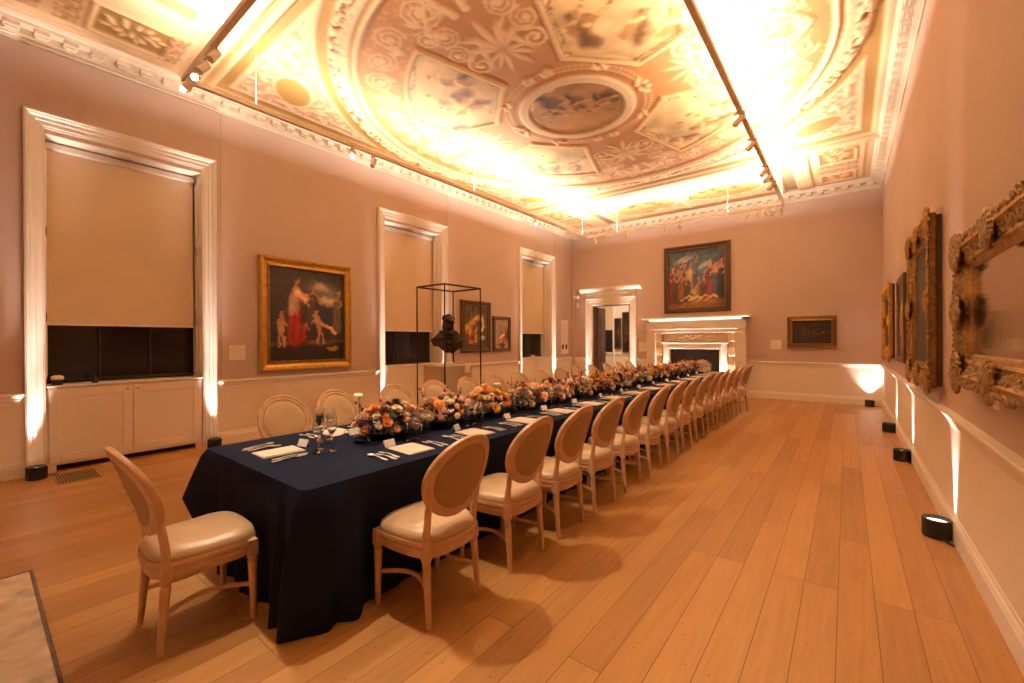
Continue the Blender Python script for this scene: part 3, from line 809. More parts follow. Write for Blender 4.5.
b.box(-1.40, 1.40, -0.37, 0, 2.10, 2.145, 0.008)
b.build('mantel_shelf', M['marble'], fp)
b = MB(); b.box(-0.86, 0.86, -0.10, 0, 1.42, 1.70, 0.004)
for s in (-1, 1): b.box(s * 1.04, s * 0.86, -0.12, 0, 0, 1.70, 0.004)
b.build('inner_panel', M['marble'], fp)
b = MB(); b.box(-0.84, 0.84, -0.135, -0.09, 1.46, 1.68, 0.006)
fz = b.build('frieze', M['marble_gold'], fp)
b = MB()
rg = random.Random(4)
for k in range(46):
    t = rg.uniform(-0.45, 0.45); b.ball((t, -0.14, 1.57 + rg.uniform(-0.055, 0.055) * (1.1 - abs(t))), rg.uniform(0.02, 0.036), 6, 4, sc=(1.2, 0.7, 1))
for s in (-1, 1):
    for k in range(6): b.ball((s * (0.5 + 0.03 * k), -0.14, 1.57 + 0.03 * math.sin(k * 1.3)), 0.022, 6, 4)
b.build('carved_relief', M['marble'], fz, smooth=True)
for s in (-1, 1):   # blocked columns either side
    b = MB()
    for z0, z1, r in ((0.0, 0.35, 0.085), (0.35, 0.62, 0.06), (0.62, 0.86, 0.085), (0.86, 1.08, 0.06), (1.08, 1.30, 0.085), (1.30, 1.46, 0.06), (1.46, 1.70, 0.085)):
        b.box(s * 0.95 - r, s * 0.95 + r, -0.12 - r, -0.12, z0, z1, 0.008)
    b.build('column', M['marble_gold'], fp)
b = MB()
for s in (-1, 1):
    b.box(s * 0.86, s * 0.66, -0.16, 0, 0, 1.252, 0.004); b.box(s * 0.71, s * 0.655, -0.18, 0, 0, 1.249, 0.004)
b.box(-0.86, 0.86, -0.16, 0, 1.25, 1.42, 0.006); b.box(-0.71, 0.71, -0.18, 0, 1.25, 1.31, 0.006)
b.box(-0.90, 0.90, -0.20, 0, 1.40, 1.44, 0.01)
b.build('opening_frame', M['marble'], fp)
MB().box(-0.66, 0.66, -0.06, -0.05, 0, 1.25).build('fire_opening', M['firedark'], fp)  # flat black sheet standing in for the fire opening
MB().box(-1.25, 1.25, -0.95, -0.30, 0, 0.012, 0.004).build('hearth_slab', M['stone'], fp)

# hearth stone set into the floor in the near left corner of the picture
hs = MB().box(-4.20, -2.42, -0.70, 0.235, 0, 0.012, 0.004).build('hearth_stone', M['stone'])
tag(hs, 'worn pale stone hearth slab set in the floorboards behind the end chair', 'hearth')
b = MB()
for (x0, x1, y0, y1) in ((-4.216, -4.20, -0.70, 0.251), (-2.42, -2.404, -0.70, 0.251), (-4.20, -2.42, 0.235, 0.251)): b.box(x0, x1, y0, y1, 0, 0.013, 0.003)
b.build('hearth_border', M['darkframe'], hs)
# floor grille below the first window
gr = MB().box(-7.06, -6.58, 0.57, 0.92, 0, 0.004)
gro = gr.build('floor_grille', M['brass']); tag(gro, 'small slotted ventilation grille in the floor below the nearest window', 'vent')
b = MB()
for k in range(14): y = 0.59 + k * 0.0235; b.box(-7.04, -6.60, y, y + 0.009, 0.003, 0.0055)
b.build('slot', M['black'], gro)['kind'] = 'stuff'
# access board in the floor at the far right
fh = MB().box(-0.20, 0.22, 11.0, 12.2, 0, 0.003).build('floor_hatch', mat('hatch_oak', (0.34, 0.18, 0.075), 0.45, bump=0.1, var=0.2, vscale=6)); tag(fh, 'darker oak access boards let into the floor near the far right corner', 'floor hatch')

# ================================================================== PICTURES
FACE = {'far': 0.0, 'left': PI / 2, 'right': -PI / 2}
def frame_mesh(b, w, h, prof):
    pth = [((-w / 2, 0, -h / 2), (1, 0, 1), (0, -1, 0)), ((-w / 2, 0, h / 2), (1, 0, -1), (0, -1, 0)), ((w / 2, 0, h / 2), (-1, 0, -1), (0, -1, 0)), ((w / 2, 0, -h / 2), (-1, 0, 1), (0, -1, 0))]
    b.ring(pth, prof, closed=True); return b
def picture(name, label, side, pos, w, h, prof, fm, paint, px=0.011, inner=None, cat='painting', group=None):
    p = empty(name, label, cat, pos, FACE[side], group)
    f = frame_mesh(MB(), w, h, prof).build('frame', fm, p)
    iw = max(a for a, _ in prof); dep = 0.35 * max(bb for _, bb in prof)
    if inner:
        frame_mesh(MB(), w - 2 * iw + 0.02, h - 2 * iw + 0.02, [(0, 0.005), (0, dep + 0.035), (0.02, dep + 0.045), (inner[0], dep + 0.015), (inner[0], 0.005)]).build('slip_moulding', inner[1], p)
        iw += inner[0] - 0.01
    cw, ch = w / 2 - iw + 0.012, h / 2 - iw + 0.012
    R = Ras(-cw, cw, -ch, ch, px, (40, 32, 26)); paint(R, cw, ch)
    painterly(R)
    R.grid('canvas', M['pic'], lambda X, Y, hh: (X, 0 * X - dep, Y), p, smooth=False)
    return p
def painterly(R):
    """brush-like warping and tonal breaking-up of the painted shapes"""
    h, w = R.h.shape; sd = int(w * 7 + h)
    for cell, amp in ((max(6, w * .11), 0.028 * w), (5, 2.6)):
        a = (fbm((h, w), cell, sd, 3) - .5) * 2 * amp; b = (fbm((h, w), cell, sd + 50, 3) - .5) * 2 * amp
        jj = np.clip((np.arange(h)[:, None] + a), 0, h - 1).astype(int); ii = np.clip((np.arange(w)[None, :] + b), 0, w - 1).astype(int)
        R.c = R.c[jj, ii]
    R.c *= (0.62 + 1.1 * fbm((h, w), max(5, w * .09), sd + 9, 4))[..., None]
    R.c *= (0.80 + .4 * fbm((h, w), 3, sd + 19, 2))[..., None]
def fig(R, x, y, s, robe, skin=(158, 112, 80), hair=(60, 38, 24), lean=0.0, arm=1, robe2=None, legs=False):
    """a simple painted standing figure, (x, y) at its feet, height s"""
    P = lambda a, c: (x + (a + lean * c) * s, y + c * s)
    dk = tuple(int(v * 0.45) for v in robe)
    if legs:
        R.line([P(-.06, 0), P(-.05, .25), P(-.02, .45)], 0.05 * s, skin, soft=0.5); R.line([P(.1, .02), P(.07, .22), P(.02, .45)], 0.05 * s, skin, soft=0.5)
        R.line([P(0, .42), P(0, .76)], 0.10 * s, skin, w1=0.08 * s, soft=0.5)
    else:
        R.line([P(.02, .03), P(0, .42), P(0, .62)], 0.17 * s, dk, w1=0.10 * s, soft=0.5)
        R.line([P(-.03, .04), P(-.03, .40), P(-.01, .70)], 0.13 * s, robe, w1=0.09 * s, soft=0.7)
        for k in range(4): R.line([P(-.12 + .07 * k, .03), P(-.06 + .04 * k, .45)], 0.013 * s, dk if k % 2 else robe, soft=0.9)
        if robe2: R.line([P(-.06, .5), P(0, .78)], 0.11 * s, robe2, w1=0.08 * s, soft=0.6)
    R.line([P(.02, .74), P(.11 * arm, .60), P(.17 * arm, .56)], 0.026 * s, skin, soft=0.7)
    R.line([P(-.04, .74), P(-.10 * arm, .62), P(-.02 * arm, .54)], 0.028 * s, skin, soft=0.7)
    R.line([P(0, .76), P(0, .86)], 0.03 * s, skin, soft=0.5)
    xx, yy = P(0.01, .91); R.ell(xx, yy, 0.055 * s, 0.065 * s, skin, soft=0.5); xx, yy = P(-0.01, .945); R.ell(xx, yy, 0.06 * s, 0.045 * s, hair, soft=0.6)
def paint_family(R, cw, ch):
    n = fbm(R.h.shape, 14, 8, 4); R.c *= (0.5 + n)[..., None]
    R.ell(cw * .45, ch * .50, cw * .7, ch * .30, (120, 112, 104), soft=1.0, ang=-.25); R.ell(cw * .30, ch * .62, cw * .35, ch * .13, (176, 152, 120), soft=1.0, ang=-.2)
    R.ell(cw * .55, ch * .32, cw * .5, ch * .13, (196, 170, 134), soft=1.0); R.ell(cw * .35, -ch * .05, cw * .38, ch * .30, (26, 38, 66), soft=0.5)
    R.rect(-cw, cw, -ch, -ch * .70, (30, 22, 18)); R.line([(-cw, -ch * .66), (cw, -ch * .60)], 0.05, (84, 62, 46), soft=0.8)
    fig(R, cw * .08, -ch * .2, ch * .95, (70, 52, 44), lean=.05)
    fig(R, cw * .82, -ch * .35, ch * 1.0, (92, 80, 62), arm=-1)
    fig(R, -cw * .32, -ch * .62, ch * 1.45, (150, 30, 28), robe2=(150, 128, 104), arm=1)
    fig(R, -cw * .12, -ch * .62, ch * 0.5, (150, 26, 26), robe2=(150, 26, 26))
    R.line([(-cw * .28, ch * .48), (-cw * .1, ch * .35)], 0.075, (206, 160, 126), soft=0.6); R.ell(-cw * .06, ch * .45, 0.05, 0.05, (198, 150, 110), soft=0.5)
    fig(R, -cw * .72, -ch * .70, ch * .82, (0, 0, 0), legs=True); fig(R, cw * .30, -ch * .62, ch * .76, (0, 0, 0), legs=True, lean=-.15, arm=-1)
    R.line([(cw * .35, -ch * .22), (cw * .62, -ch * .30), (cw * .72, -ch * .42)], 0.04, (200, 150, 116), soft=0.5)
    R.ell(cw * .62, -ch * .76, 0.14, 0.04, (150, 112, 40), soft=0.4)
def paint_crowd(R, cw, ch):
    n = fbm(R.h.shape, 10, 18, 4)
    R.c = nlin((52, 70, 84)) * (0.4 + 1.3 * n)[..., None]
    for k in range(6): R.ell(cw * random.Random(k).uniform(-.8, .9), ch * random.Random(k + 9).uniform(.35, .9), cw * .4, ch * .1, (150, 148, 146) if k % 2 else (40, 52, 66), soft=1.0, ang=.5)
    R.rect(-cw, cw, -ch, -ch * .62, (110, 76, 34)); R.ell(0, -ch * .8, cw, ch * .2, (140, 96, 44), soft=.8)
    R.line([(-cw * .02, -ch * .3), (0, ch * .95)], 0.03, (60, 44, 26)); R.line([(-0.02 * cw, ch * .55), (cw * .05, ch * .75), (-cw * .02, ch * .9)], 0.03, (110, 92, 50), soft=.5)
    for (x, y, s, c_, l_, a_) in ((-.86, -.75, 1.3, (104, 26, 22), 0, 1), (-.62, -.75, 1.35, (108, 84, 34), .05, 1), (-.42, -.6, 1.2, (70, 62, 40), 0, 1), (-.22, -.45, 1.05, (160, 140, 104), 0, 1), (-.72, -.70, 1.15, (60, 40, 26), .03, 1), (-.52, -.66, 1.05, (120, 70, 30), .0, -1), (-.32, -.75, .95, (52, 40, 28), .05, 1), (.0, -.7, .6, (150, 120, 80), 0, 1), (.25, -.65, .8, (60, 44, 30), 0, -1), (.56, -.62, 1.1, (44, 36, 40), .02, -1), (.76, -.6, 1.2, (70, 66, 84), 0, -1),
                                  (.10, -.6, .7, (120, 84, 36), 0, -1), (.48, -.55, 1.25, (92, 30, 26), -.02, -1), (.66, -.6, 1.15, (66, 58, 74), 0, -1), (.88, -.6, 1.3, (22, 20, 22), 0, -1)):
        fig(R, cw * x, ch * y, ch * s, c_, lean=l_, arm=a_)
    R.line([(cw * .42, -ch * .62), (cw * .50, -ch * .1)], 0.08, (128, 26, 22), w1=.04, soft=.5)
    for k in range(4): R.line([(-cw * .55 + k * cw * .28, -ch * .72 - .03 * k), (-cw * .25 + k * cw * .28, -ch * .62), (-cw * .05 + k * cw * .25, -ch * .68)], 0.035, (176, 144, 100), soft=.6)
    R.ell(-cw * .1, -ch * .45, .10, .10, (160, 126, 84), soft=.7)
def paint_interior(R, cw, ch):
    R.c = nlin((78, 62, 42)) * (0.4 + 1.1 * fbm(R.h.shape, 12, 5, 4))[..., None]
    for x in (-.5, -.1, .3): R.rect(cw * x, cw * (x + .1), ch * .2, ch, (104, 88, 60))
    R.line([(-cw * .8, -ch * .1), (cw * .2, ch * .45)], 0.12, (196, 156, 70), soft=.8, w1=.09); R.ell(-cw * .45, -ch * .30, cw * .45, ch * .22, (170, 80, 40), soft=.8)
    fig(R, -cw * .5, -ch * .8, ch * .9, (170, 70, 40), robe2=(206, 160, 80)); fig(R, cw * .0, -ch * .75, ch * 1.0, (190, 150, 70), arm=-1); fig(R, cw * .62, -ch * .7, ch * 1.1, (60, 66, 60), robe2=(200, 196, 170))
    R.ell(cw * .55, ch * .35, cw * .16, ch * .22, (206, 206, 176), soft=.8); R.ell(cw * .55, -ch * .55, cw * .3, ch * .14, (180, 176, 150), soft=.7); R.ell(-cw * .4, -ch * .75, cw * .4, ch * .12, (180, 110, 60), soft=.8)
def paint_mother(R, cw, ch):
    R.c = nlin((150, 136, 116)) * (0.6 + .7 * fbm(R.h.shape, 10, 6, 3))[..., None]
    R.ell(cw * .7, -ch * .1, cw * .5, ch * .7, (60, 60, 40), soft=.7)
    fig(R, 0, -ch * .95, ch * 1.6, (150, 44, 32), hair=(24, 16, 12)); R.ell(0, -ch * .25, cw * .5, ch * .32, (176, 90, 60), soft=.6); R.line([(-cw * .3, -ch * .3), (cw * .3, -ch * .05)], 0.045, (222, 182, 150), soft=.5)
    R.ell(0, -ch * .75, cw * .6, ch * .18, (70, 50, 66), soft=.7); R.ell(-.02, -ch * .55, cw * .2, ch * .1, (216, 190, 160), soft=.6)
def paint_dark(R, cw, ch):
    R.c = nlin((44, 30, 20)) * (0.4 + 1.3 * fbm(R.h.shape, 7, 66, 4))[..., None]
    rg = random.Random(3)
    for k in range(11): fig(R, rg.uniform(-.85, .85) * cw, -ch * rg.uniform(.4, .7), ch * rg.uniform(.5, .9), rg.choice([(70, 30, 20), (50, 44, 30), (80, 56, 30), (34, 38, 48)]), skin=(110, 78, 54))
    R.ell(cw * .52, -ch * .05, .02, .035, (150, 130, 100), soft=.6)
GP = [(0, 0), (0, 0.07), (0.02, 0.095), (0.05, 0.09), (0.06, 0.07), (0.10, 0.055), (0.115, 0.06), (0.135, 0.035), (0.135, 0)]
picture('framed_painting', 'gilt framed oil painting of a woman in red with children on the window wall', 'left', (XL + 0.017, 3.575, 1.955), 1.57, 1.83, GP, M['giltbright'], paint_family, inner=(0.03, M['gilt']))
DP = [(0, 0), (0, 0.05), (0.015, 0.075), (0.045, 0.08), (0.07, 0.05), (0.10, 0.045), (0.115, 0.055), (0.125, 0.03), (0.125, 0)]
picture('framed_painting', 'dark framed oil painting of figures left of the small one behind the bust', 'left', (XL + 0.017, 7.75, 1.86), 1.06, 1.27, DP, M['darkframe'], paint_interior)
SP = [(0, 0), (0, 0.05), (0.012, 0.06), (0.05, 0.045), (0.075, 0.05), (0.085, 0.03), (0.085, 0)]
picture('framed_painting', 'small dark framed painting of a seated figure beside the furthest window', 'left', (XL + 0.017, 8.755, 1.685), 0.72, 0.92, SP, M['darkframe'], paint_mother, px=0.009)
picture('framed_painting', 'large dark framed oil painting of a crowd hanging above the chimneypiece', 'far', (-3.305, YF, 3.225), 1.76, 1.90, DP, M['darkframe'], paint_crowd, inner=(0.03, M['giltdark']))
picture('framed_painting', 'small brown landscape-shaped painting at right of the far wall', 'far', (-0.665, YF, 1.68), 0.98, 0.76, [(0, 0), (0, 0.06), (0.02, 0.08), (0.04, 0.06), (0.06, 0.065), (0.085, 0.03), (0.085, 0)], M['giltdark'], paint_dark, px=0.009, inner=(0.03, M['gilt']))

def carved(name, label, y0, y1, z0, z1, dep, fw, fm, cm, sidem, canvas, seed, lump=0.035):
    """heavy carved gilt frame on the right wall between y0 and y1 (its canvas or glass faces -x)"""
    w, h = y1 - y0, z1 - z0
    p = empty(name, label, 'painting', (XR, (y0 + y1) / 2, (z0 + z1) / 2), FACE['right'])
    prof = [(0.0, 0.45 * dep), (0.0, 0.80 * dep), (0.02, 0.93 * dep), (0.05, 0.97 * dep), (fw * 0.35, 0.80 * dep), (fw * 0.6, 0.66 * dep), (fw * 0.72, 0.70 * dep), (fw * 0.80, 0.58 * dep), (fw * 0.92, 0.50 * dep), (fw, 0.40 * dep), (fw, 0.2 * dep), (0.02, 0.3 * dep)]
    frame_mesh(MB(), w, h, prof).build('frame', fm, p)
    frame_mesh(MB(), w - 0.03, h - 0.03, [(0, 0), (0, 0.5 * dep), (0.05, 0.5 * dep), (0.05, 0)]).build('frame_back', sidem, p)
    # carving: leaves and shells along the members, cartouches at corners and centres
    rg = random.Random(seed); b = MB()
    def lumpat(x, z, r, y=None):
        b.ball((x, -(dep * 0.88 if y is None else y), z), r, 6, 4, sc=(rg.uniform(.7, 1.3), 0.75, rg.uniform(.7, 1.3)))
    for sx, L_, hor in ((-1, h, 0), (1, h, 0), (-1, w, 1), (1, w, 1)):
        n = int(L_ / 0.034)
        for k in range(n):
            t = -L_ / 2 + (k + 0.5) * L_ / n
            for j in range(5):
                o_ = fw * (0.05 + 0.15 * j) + rg.uniform(-.014, .014); q_ = ((w if not hor else h) / 2 - o_) * sx
                tt = t * (1 - 2 * o_ / L_)
                X, Z = (tt, q_) if hor else (q_, tt)
                lumpat(X, Z, lump * rg.uniform(.5, 1.0), dep * (0.92 - 0.09 * j))
    for cx_ in (-1, 0, 1):
        for cz in (-1, 0, 1):
            if cx_ == cz == 0: continue
            big_ = 1.25 if cx_ and cz else 1.0
            for k in range(60):
                a = k * 2.399; r = 0.095 * big_ * math.sqrt(k / 60)
                lumpat(cx_ * (w / 2 - 0.065) + r * math.cos(a), cz * (h / 2 - 0.065) + r * math.sin(a), lump * rg.uniform(.6, 1.15), dep * (0.92 + 0.14 * (1 - k / 60)))
    b.build('carving', cm, p, smooth=True)
    cw, ch = w / 2 - fw + 0.01, h / 2 - fw + 0.01
    if canvas is not None: canvas(p, cw, ch, 0.38 * dep)
    return p
def glazed(p, cw, ch, dep):
    R = Ras(-cw, cw, -ch, ch, 0.02, (150, 128, 104)); R.c *= (0.8 + .4 * fbm(R.h.shape, 12, 2, 3))[..., None]
    R.ell(-cw * .2, 0, cw * .5, ch * .6, (120, 100, 84), soft=.9)
    R.grid('canvas', M['pic'], lambda X, Y, hh: (X, 0 * X - dep + 0.015, Y), p, smooth=False)
    MB().box(-cw, cw, -dep - 0.004, -dep, -ch, ch).build('glass', M['mirrorglass'], p)
def plaincanvas(p, cw, ch, dep):
    R = Ras(-cw, cw, -ch, ch, 0.02, (70, 52, 36)); paint_dark(R, cw, ch)
    R.grid('canvas', M['pic'], lambda X, Y, hh: (X, 0 * X - dep, Y), p, smooth=False)
M['mirrorglass'] = mat('old_silvered_glass', (0.52, 0.46, 0.40), 0.10, metal=0.9, bump=0.03, bscale=12, var=0.08, vscale=5)
carved('carved_gilt_frame', 'pale carved gilt frame with old silvered glass, nearest on the right wall', 2.22, 3.90, 1.225, 2.10, 0.108, 0.185, M['gilt'], M['giltpale'], M['giltdark'], glazed, 2, 0.024)
carved('carved_gilt_frame', 'tall carved dark gilt frame hanging second along the right wall', 5.085, 6.60, 1.08, 2.58, 0.10, 0.19, M['giltdark'], M['gilt'], M['darkframe'], plaincanvas, 5, 0.024)
carved('carved_gilt_frame', 'carved gilt frame hanging furthest along the right wall by the corner', 9.60, 11.3, 1.17, 2.45, 0.085, 0.2, M['gilt'], M['giltbright'], M['darkframe'], plaincanvas, 8, 0.026)
picture('framed_painting', 'thin dark framed painting between two carved gilt frames on the right wall', 'right', (XR, 8.19, 1.78), 0.97, 1.22, [(0, 0), (0, 0.045), (0.03, 0.05), (0.08, 0.03), (0.09, 0.0)], M['darkframe'], paint_interior, px=0.02)
for x, z0, z1, hw, lb in ((-7.70, 1.15, 2.45, 0.12, 'narrower dark framed picture seen through the far doorway'), (-7.32, 1.0, 2.7, 0.14, 'taller dark framed picture seen through the far doorway')):
    picture('framed_painting', lb, 'far', (x, NY, (z0 + z1) / 2), 2 * hw + 0.05, z1 - z0, [(0, 0), (0, 0.1), (0.04, 0.12), (0.07, 0.05), (0.07, 0)], M['darkframe'], paint_dark, px=0.03)

# wall labels -------------------------------------------------------------------------
def wall_label(label, side, pos, w, h, lines=5, name='wall_label', pics=False):
    o = MB().box(-w / 2, w / 2, -0.008, 0, -h / 2, h / 2, 0.002).build(name, M['card']); o.location = pos; o.rotation_euler = (0, 0, FACE[side]); tag(o, label, 'label')
    b = MB(); rg = random.Random(int(pos[1] * 100))
    top = h / 2 - 0.12 * h
    for k in range(lines):
        z = top - k * (h * (0.78 if not pics else 0.55)) / lines; x = -w * 0.4; ln = w * rg.uniform(0.45, 0.8)
        b.box(x, x + ln, -0.0095, -0.008, z - 0.004, z)
    b.build('text', M['fabricgrey'], o)
    if pics:
        for sx in (-1, 1):
            q_ = MB().box(sx * 0.11 - 0.06, sx * 0.11 + 0.06, -0.0095, -0.008, -h * 0.36, -h * 0.22); q_.build('small_photograph', M['darkframe'], o)
    return o
wall_label('small square white label left of the painting of the woman in red', 'left', (XL + 0.016, 2.497, 1.345), 0.225, 0.225)
wall_label('tall white text panel at the far end of the window wall', 'left', (XL + 0.016, 12.0, 1.62), 0.44, 1.10, 14, 'text_panel', True)
wall_label('white label between the doorway and the chimneypiece', 'far', (-4.84, YF, 1.30), 0.26, 0.27)
wall_label('white label left of the small brown painting', 'far', (-1.40, YF, 1.38), 0.22, 0.23)
wall_label('small label below the silvered glass frame on the right wall', 'right', (XR, 3.43, 1.15), 0.10, 0.07, 2)

# small security camera in the far left corner
cm = empty('security_camera', 'white security camera with a sensor box near the far left corner', 'camera', (-7.06, YF, 2.95))
MB().tube([(0, 0, 0), (0, -0.10, 0.0)], 0.02).box(-0.03, 0.03, -0.04, 0, -0.04, 0.04, 0.006).build('bracket', M['trim'], cm)
MB().tube([(-0.08, -0.12, 0.0), (0.09, -0.14, -0.02)], 0.05, 12).build('camera_body', M['trim'], cm)
MB().tube([(-0.085, -0.119, 0.0), (-0.079, -0.12, 0)], 0.045, 12).build('camera_lens', M['black'], cm)
MB().box(-0.035, 0.035, -0.05, 0, -0.36, -0.20, 0.012).build('sensor_box', M['trim'], cm)

# things on the window sills
sl = empty('sill_lamp', 'small black lamp with a white band at left of the nearest sill', 'lamp', (XL - 0.09, 0.64, 1.005))
MB().lathe([(0.045, 0), (0.05, 0.02), (0.045, 0.06), (0.05, 0.065)], 14).build('lamp_base', M['black'], sl)
MB().lathe([(0.055, 0.065), (0.055, 0.10), (0.03, 0.115), (0.0, 0.117)], 14).build('lamp_shade', M['card'], sl)
bt = MB().lathe([(0.028, 0), (0.03, 0.01), (0.03, 0.055), (0.014, 0.075), (0.012, 0.095), (0.0, 0.097)], 12).build('bottle', M['black'], smooth=True); bt.location = (XL - 0.09, 0.96, 1.005); tag(bt, 'small black bottle on the nearest window sill right of the little lamp', 'bottle')
sn = MB().box(-0.05, 0.05, -0.09, 0.09, 0, 0.05, 0.015).box(-0.03, 0.03, -0.04, 0.04, 0.05, 0.08, 0.01).build('white_sensor', M['card']); sn.location = (XL - 0.09, 10.35, 1.005); tag(sn, 'small white device on the sill of the furthest window', 'sensor')

# ================================================================== DISPLAY CASE, PLINTH, BUST
dc = empty('display_case', 'tall open glass display case with thin black posts around the bust', 'display case', (-5.29, 5.02, 0))
cx_, cy_ = 0.333, 0.415; ct = 2.40
for sx in (-1, 1):
    for sy in (-1, 1):
        MB().box(sx * cx_ - 0.009, sx * cx_ + 0.009, sy * cy_ - 0.009, sy * cy_ + 0.009, 0.02, ct, 0.002).build('post', M['blackmetal'], dc)
for nm_, z0_, z1_ in (('top_frame', ct - 0.012, ct + 0.014), ('base_frame', 0.0, 0.03)):
    b = MB()
    for sx in (-1, 1): b.box(sx * cx_ - 0.012, sx * cx_ + 0.012, -cy_, cy_, z0_, z1_, 0.002)
    for sy in (-1, 1): b.box(-cx_, cx_, sy * cy_ - 0.0125, sy * cy_ + 0.0125, z0_ + .0005, z1_ - .0005, 0.002)
    b.build(nm_, M['blackmetal'], dc)
b = MB()
for sx in (-1, 1): b.box(sx * cx_ - 0.002, sx * cx_ + 0.002, -cy_ + 0.01, cy_ - 0.01, 0.03, ct - 0.012)
for sy in (-1, 1): b.box(-cx_ + 0.01, cx_ - 0.01, sy * cy_ - 0.002, sy * cy_ + 0.002, 0.03, ct - 0.012)
b.build('glass_panel', M['pane'], dc)
pl = MB().box(-0.27, 0.24, -0.34, 0.30, 0, 1.095, 0.004).build('plinth', M['plinth']); pl.location = (-5.29, 5.02, 0); tag(pl, 'square beige painted plinth carrying the bronze bust inside the case', 'plinth')
ec = MB().box(0.338, 0.344, -0.06, 0.06, 1.02, 1.17, 0.001).build('exhibit_card', M['card']); ec.location = (-5.29, 5.10, -0.04); tag(ec, 'small white card fixed to the front of the display case', 'label')
def blob_union(name, els, caps, m, voxel=0.0065, smooth=3):
    """continuous surface grown around overlapping ellipsoids (x,y,z,rx,ry,rz,rot) and tapering limbs"""
    b = MB()
    for e in els:
        k = len(b.v); b.ball((0, 0, 0), 1.0, 20, 14)
        R3 = Euler(e[6] if len(e) > 6 else (0, 0, 0)).to_matrix().to_4x4()
        b.xf(Matrix.Translation(e[:3]) @ R3 @ Matrix.Diagonal((e[3], e[4], e[5], 1)), k)
    for pts, rad in caps:
        b.tube(pts, rad, 12)
        b.ball(pts[0], rad[0], 12, 8); b.ball(pts[-1], rad[-1], 12, 8)
    me = b.mesh(name, m); o = bpy.data.objects.new(name + '_tmp', me); COL.objects.link(o)
    r = o.modifiers.new('r', 'REMESH'); r.mode = 'VOXEL'; r.voxel_size = voxel; r.use_smooth_shade = True
    q = o.modifiers.new('s', 'SMOOTH'); q.iterations = smooth; q.factor = 0.5
    bpy.context.view_layer.update()
    out = bpy.data.meshes.new_from_object(o.evaluated_get(bpy.context.evaluated_depsgraph_get()))
    bpy.data.objects.remove(o); out.materials.clear(); out.materials.append(m); out.shade_smooth(); out.name = name
    return out
# local -Y is the way the chest faces; the head is turned and bowed to the sitter's left
ELS = [(0, .01, .17, .12, .085, .15), (0, -.02, .12, .125, .075, .12), (-.08, -.01, .13, .10, .07, .09, (0, .5, 0)), (.08, -.02, .12, .10, .07, .09, (0, -.5, 0)), (0, .0, .25, .14, .09, .09), (-.13, .015, .22, .07, .075, .08), (.13, .015, .22, .07, .075, .08),
       (-.175, -.01, .17, .055, .07, .09, (0, .35, 0)), (.17, -.02, .15, .05, .07, .10, (0, -.4, 0)), (0, .0, .07, .075, .065, .09), (0, .0, .01, .065, .06, .03),
       (.015, -.03, .465, .074, .092, .10, (-.25, 0, .5)), (.0, .01, .495, .088, .098, .088), (-.02, .04, .44, .075, .07, .09), (.05, -.122, .445, .015, .028, .022, (-.5, 0, .5)), (.035, -.10, .415, .03, .026, .022),
       (.03, -.10, .38, .034, .035, .045), (.005, -.075, .39, .045, .05, .05), (.0, -.02, .565, .05, .06, .03), (-.065, .01, .53, .04, .05, .05), (.07, .005, .52, .035, .05, .05), (.04, -.108, .485, .045, .02, .014, (0, 0, .4)), (-.06, .05, .38, .04, .05, .07)]
CAPS = [([(0, .01, .26), (.005, -.01, .36), (.01, -.02, .42)], [.075, .052, .05]), ([(-.04, .01, .33), (-.11, .01, .29), (-.19, .0, .22)], [.04, .045, .04]), ([(.04, .01, .33), (.11, .01, .29), (.18, .0, .20)], [.04, .045, .04]),
        ([(-.24, .0, .20), (-.12, -.10, .22), (.02, -.12, .13), (.04, -.07, .03)], [.02, .026, .026, .016]), ([(.23, .0, .17), (.14, -.10, .14), (.05, -.10, .05)], [.024, .026, .016]),
        ([(-.235, -.03, .14), (-.15, -.09, .10), (-.05, -.07, .01)], [.024, .024, .018]), ([(-.13, -.03, .32), (.0, -.10, .28), (.13, -.04, .30)], [.022, .024, .022]), ([(.22, .02, .10), (.13, -.06, .05), (.05, -.05, -.01)], [.026, .024, .018]),
        ([(-.17, -.05, .27), (-.06, -.11, .20), (.0, -.10, .06)], [.016, .022, .014]), ([(.10, -.07, .27), (.06, -.11, .20), (.09, -.09, .10)], [.018, .022, .016]), ([(-.27, .02, .19), (-.22, .0, .10)], [.016, .02])]
bme = blob_union('bust', ELS, CAPS, M['bronze'])
bo = bpy.data.objects.new('bronze_bust', bme); COL.objects.link(bo); bo.location = (-5.29, 5.0, 1.32); bo.rotation_euler = (0, 0, math.radians(50)); bo.scale = (1.05, 1.05, 1.08)
tag(bo, 'dark bronze head and shoulders bust on the plinth inside the glass case', 'bust')
MB().box(-0.085, 0.085, -0.085, 0.085, -0.205, -0.17, 0.006).lathe([(.075, -.17), (.05, -.15), (.045, -.06), (.06, -.03), (.065, -.012)], 20).build('socle', M['marble'], bo)

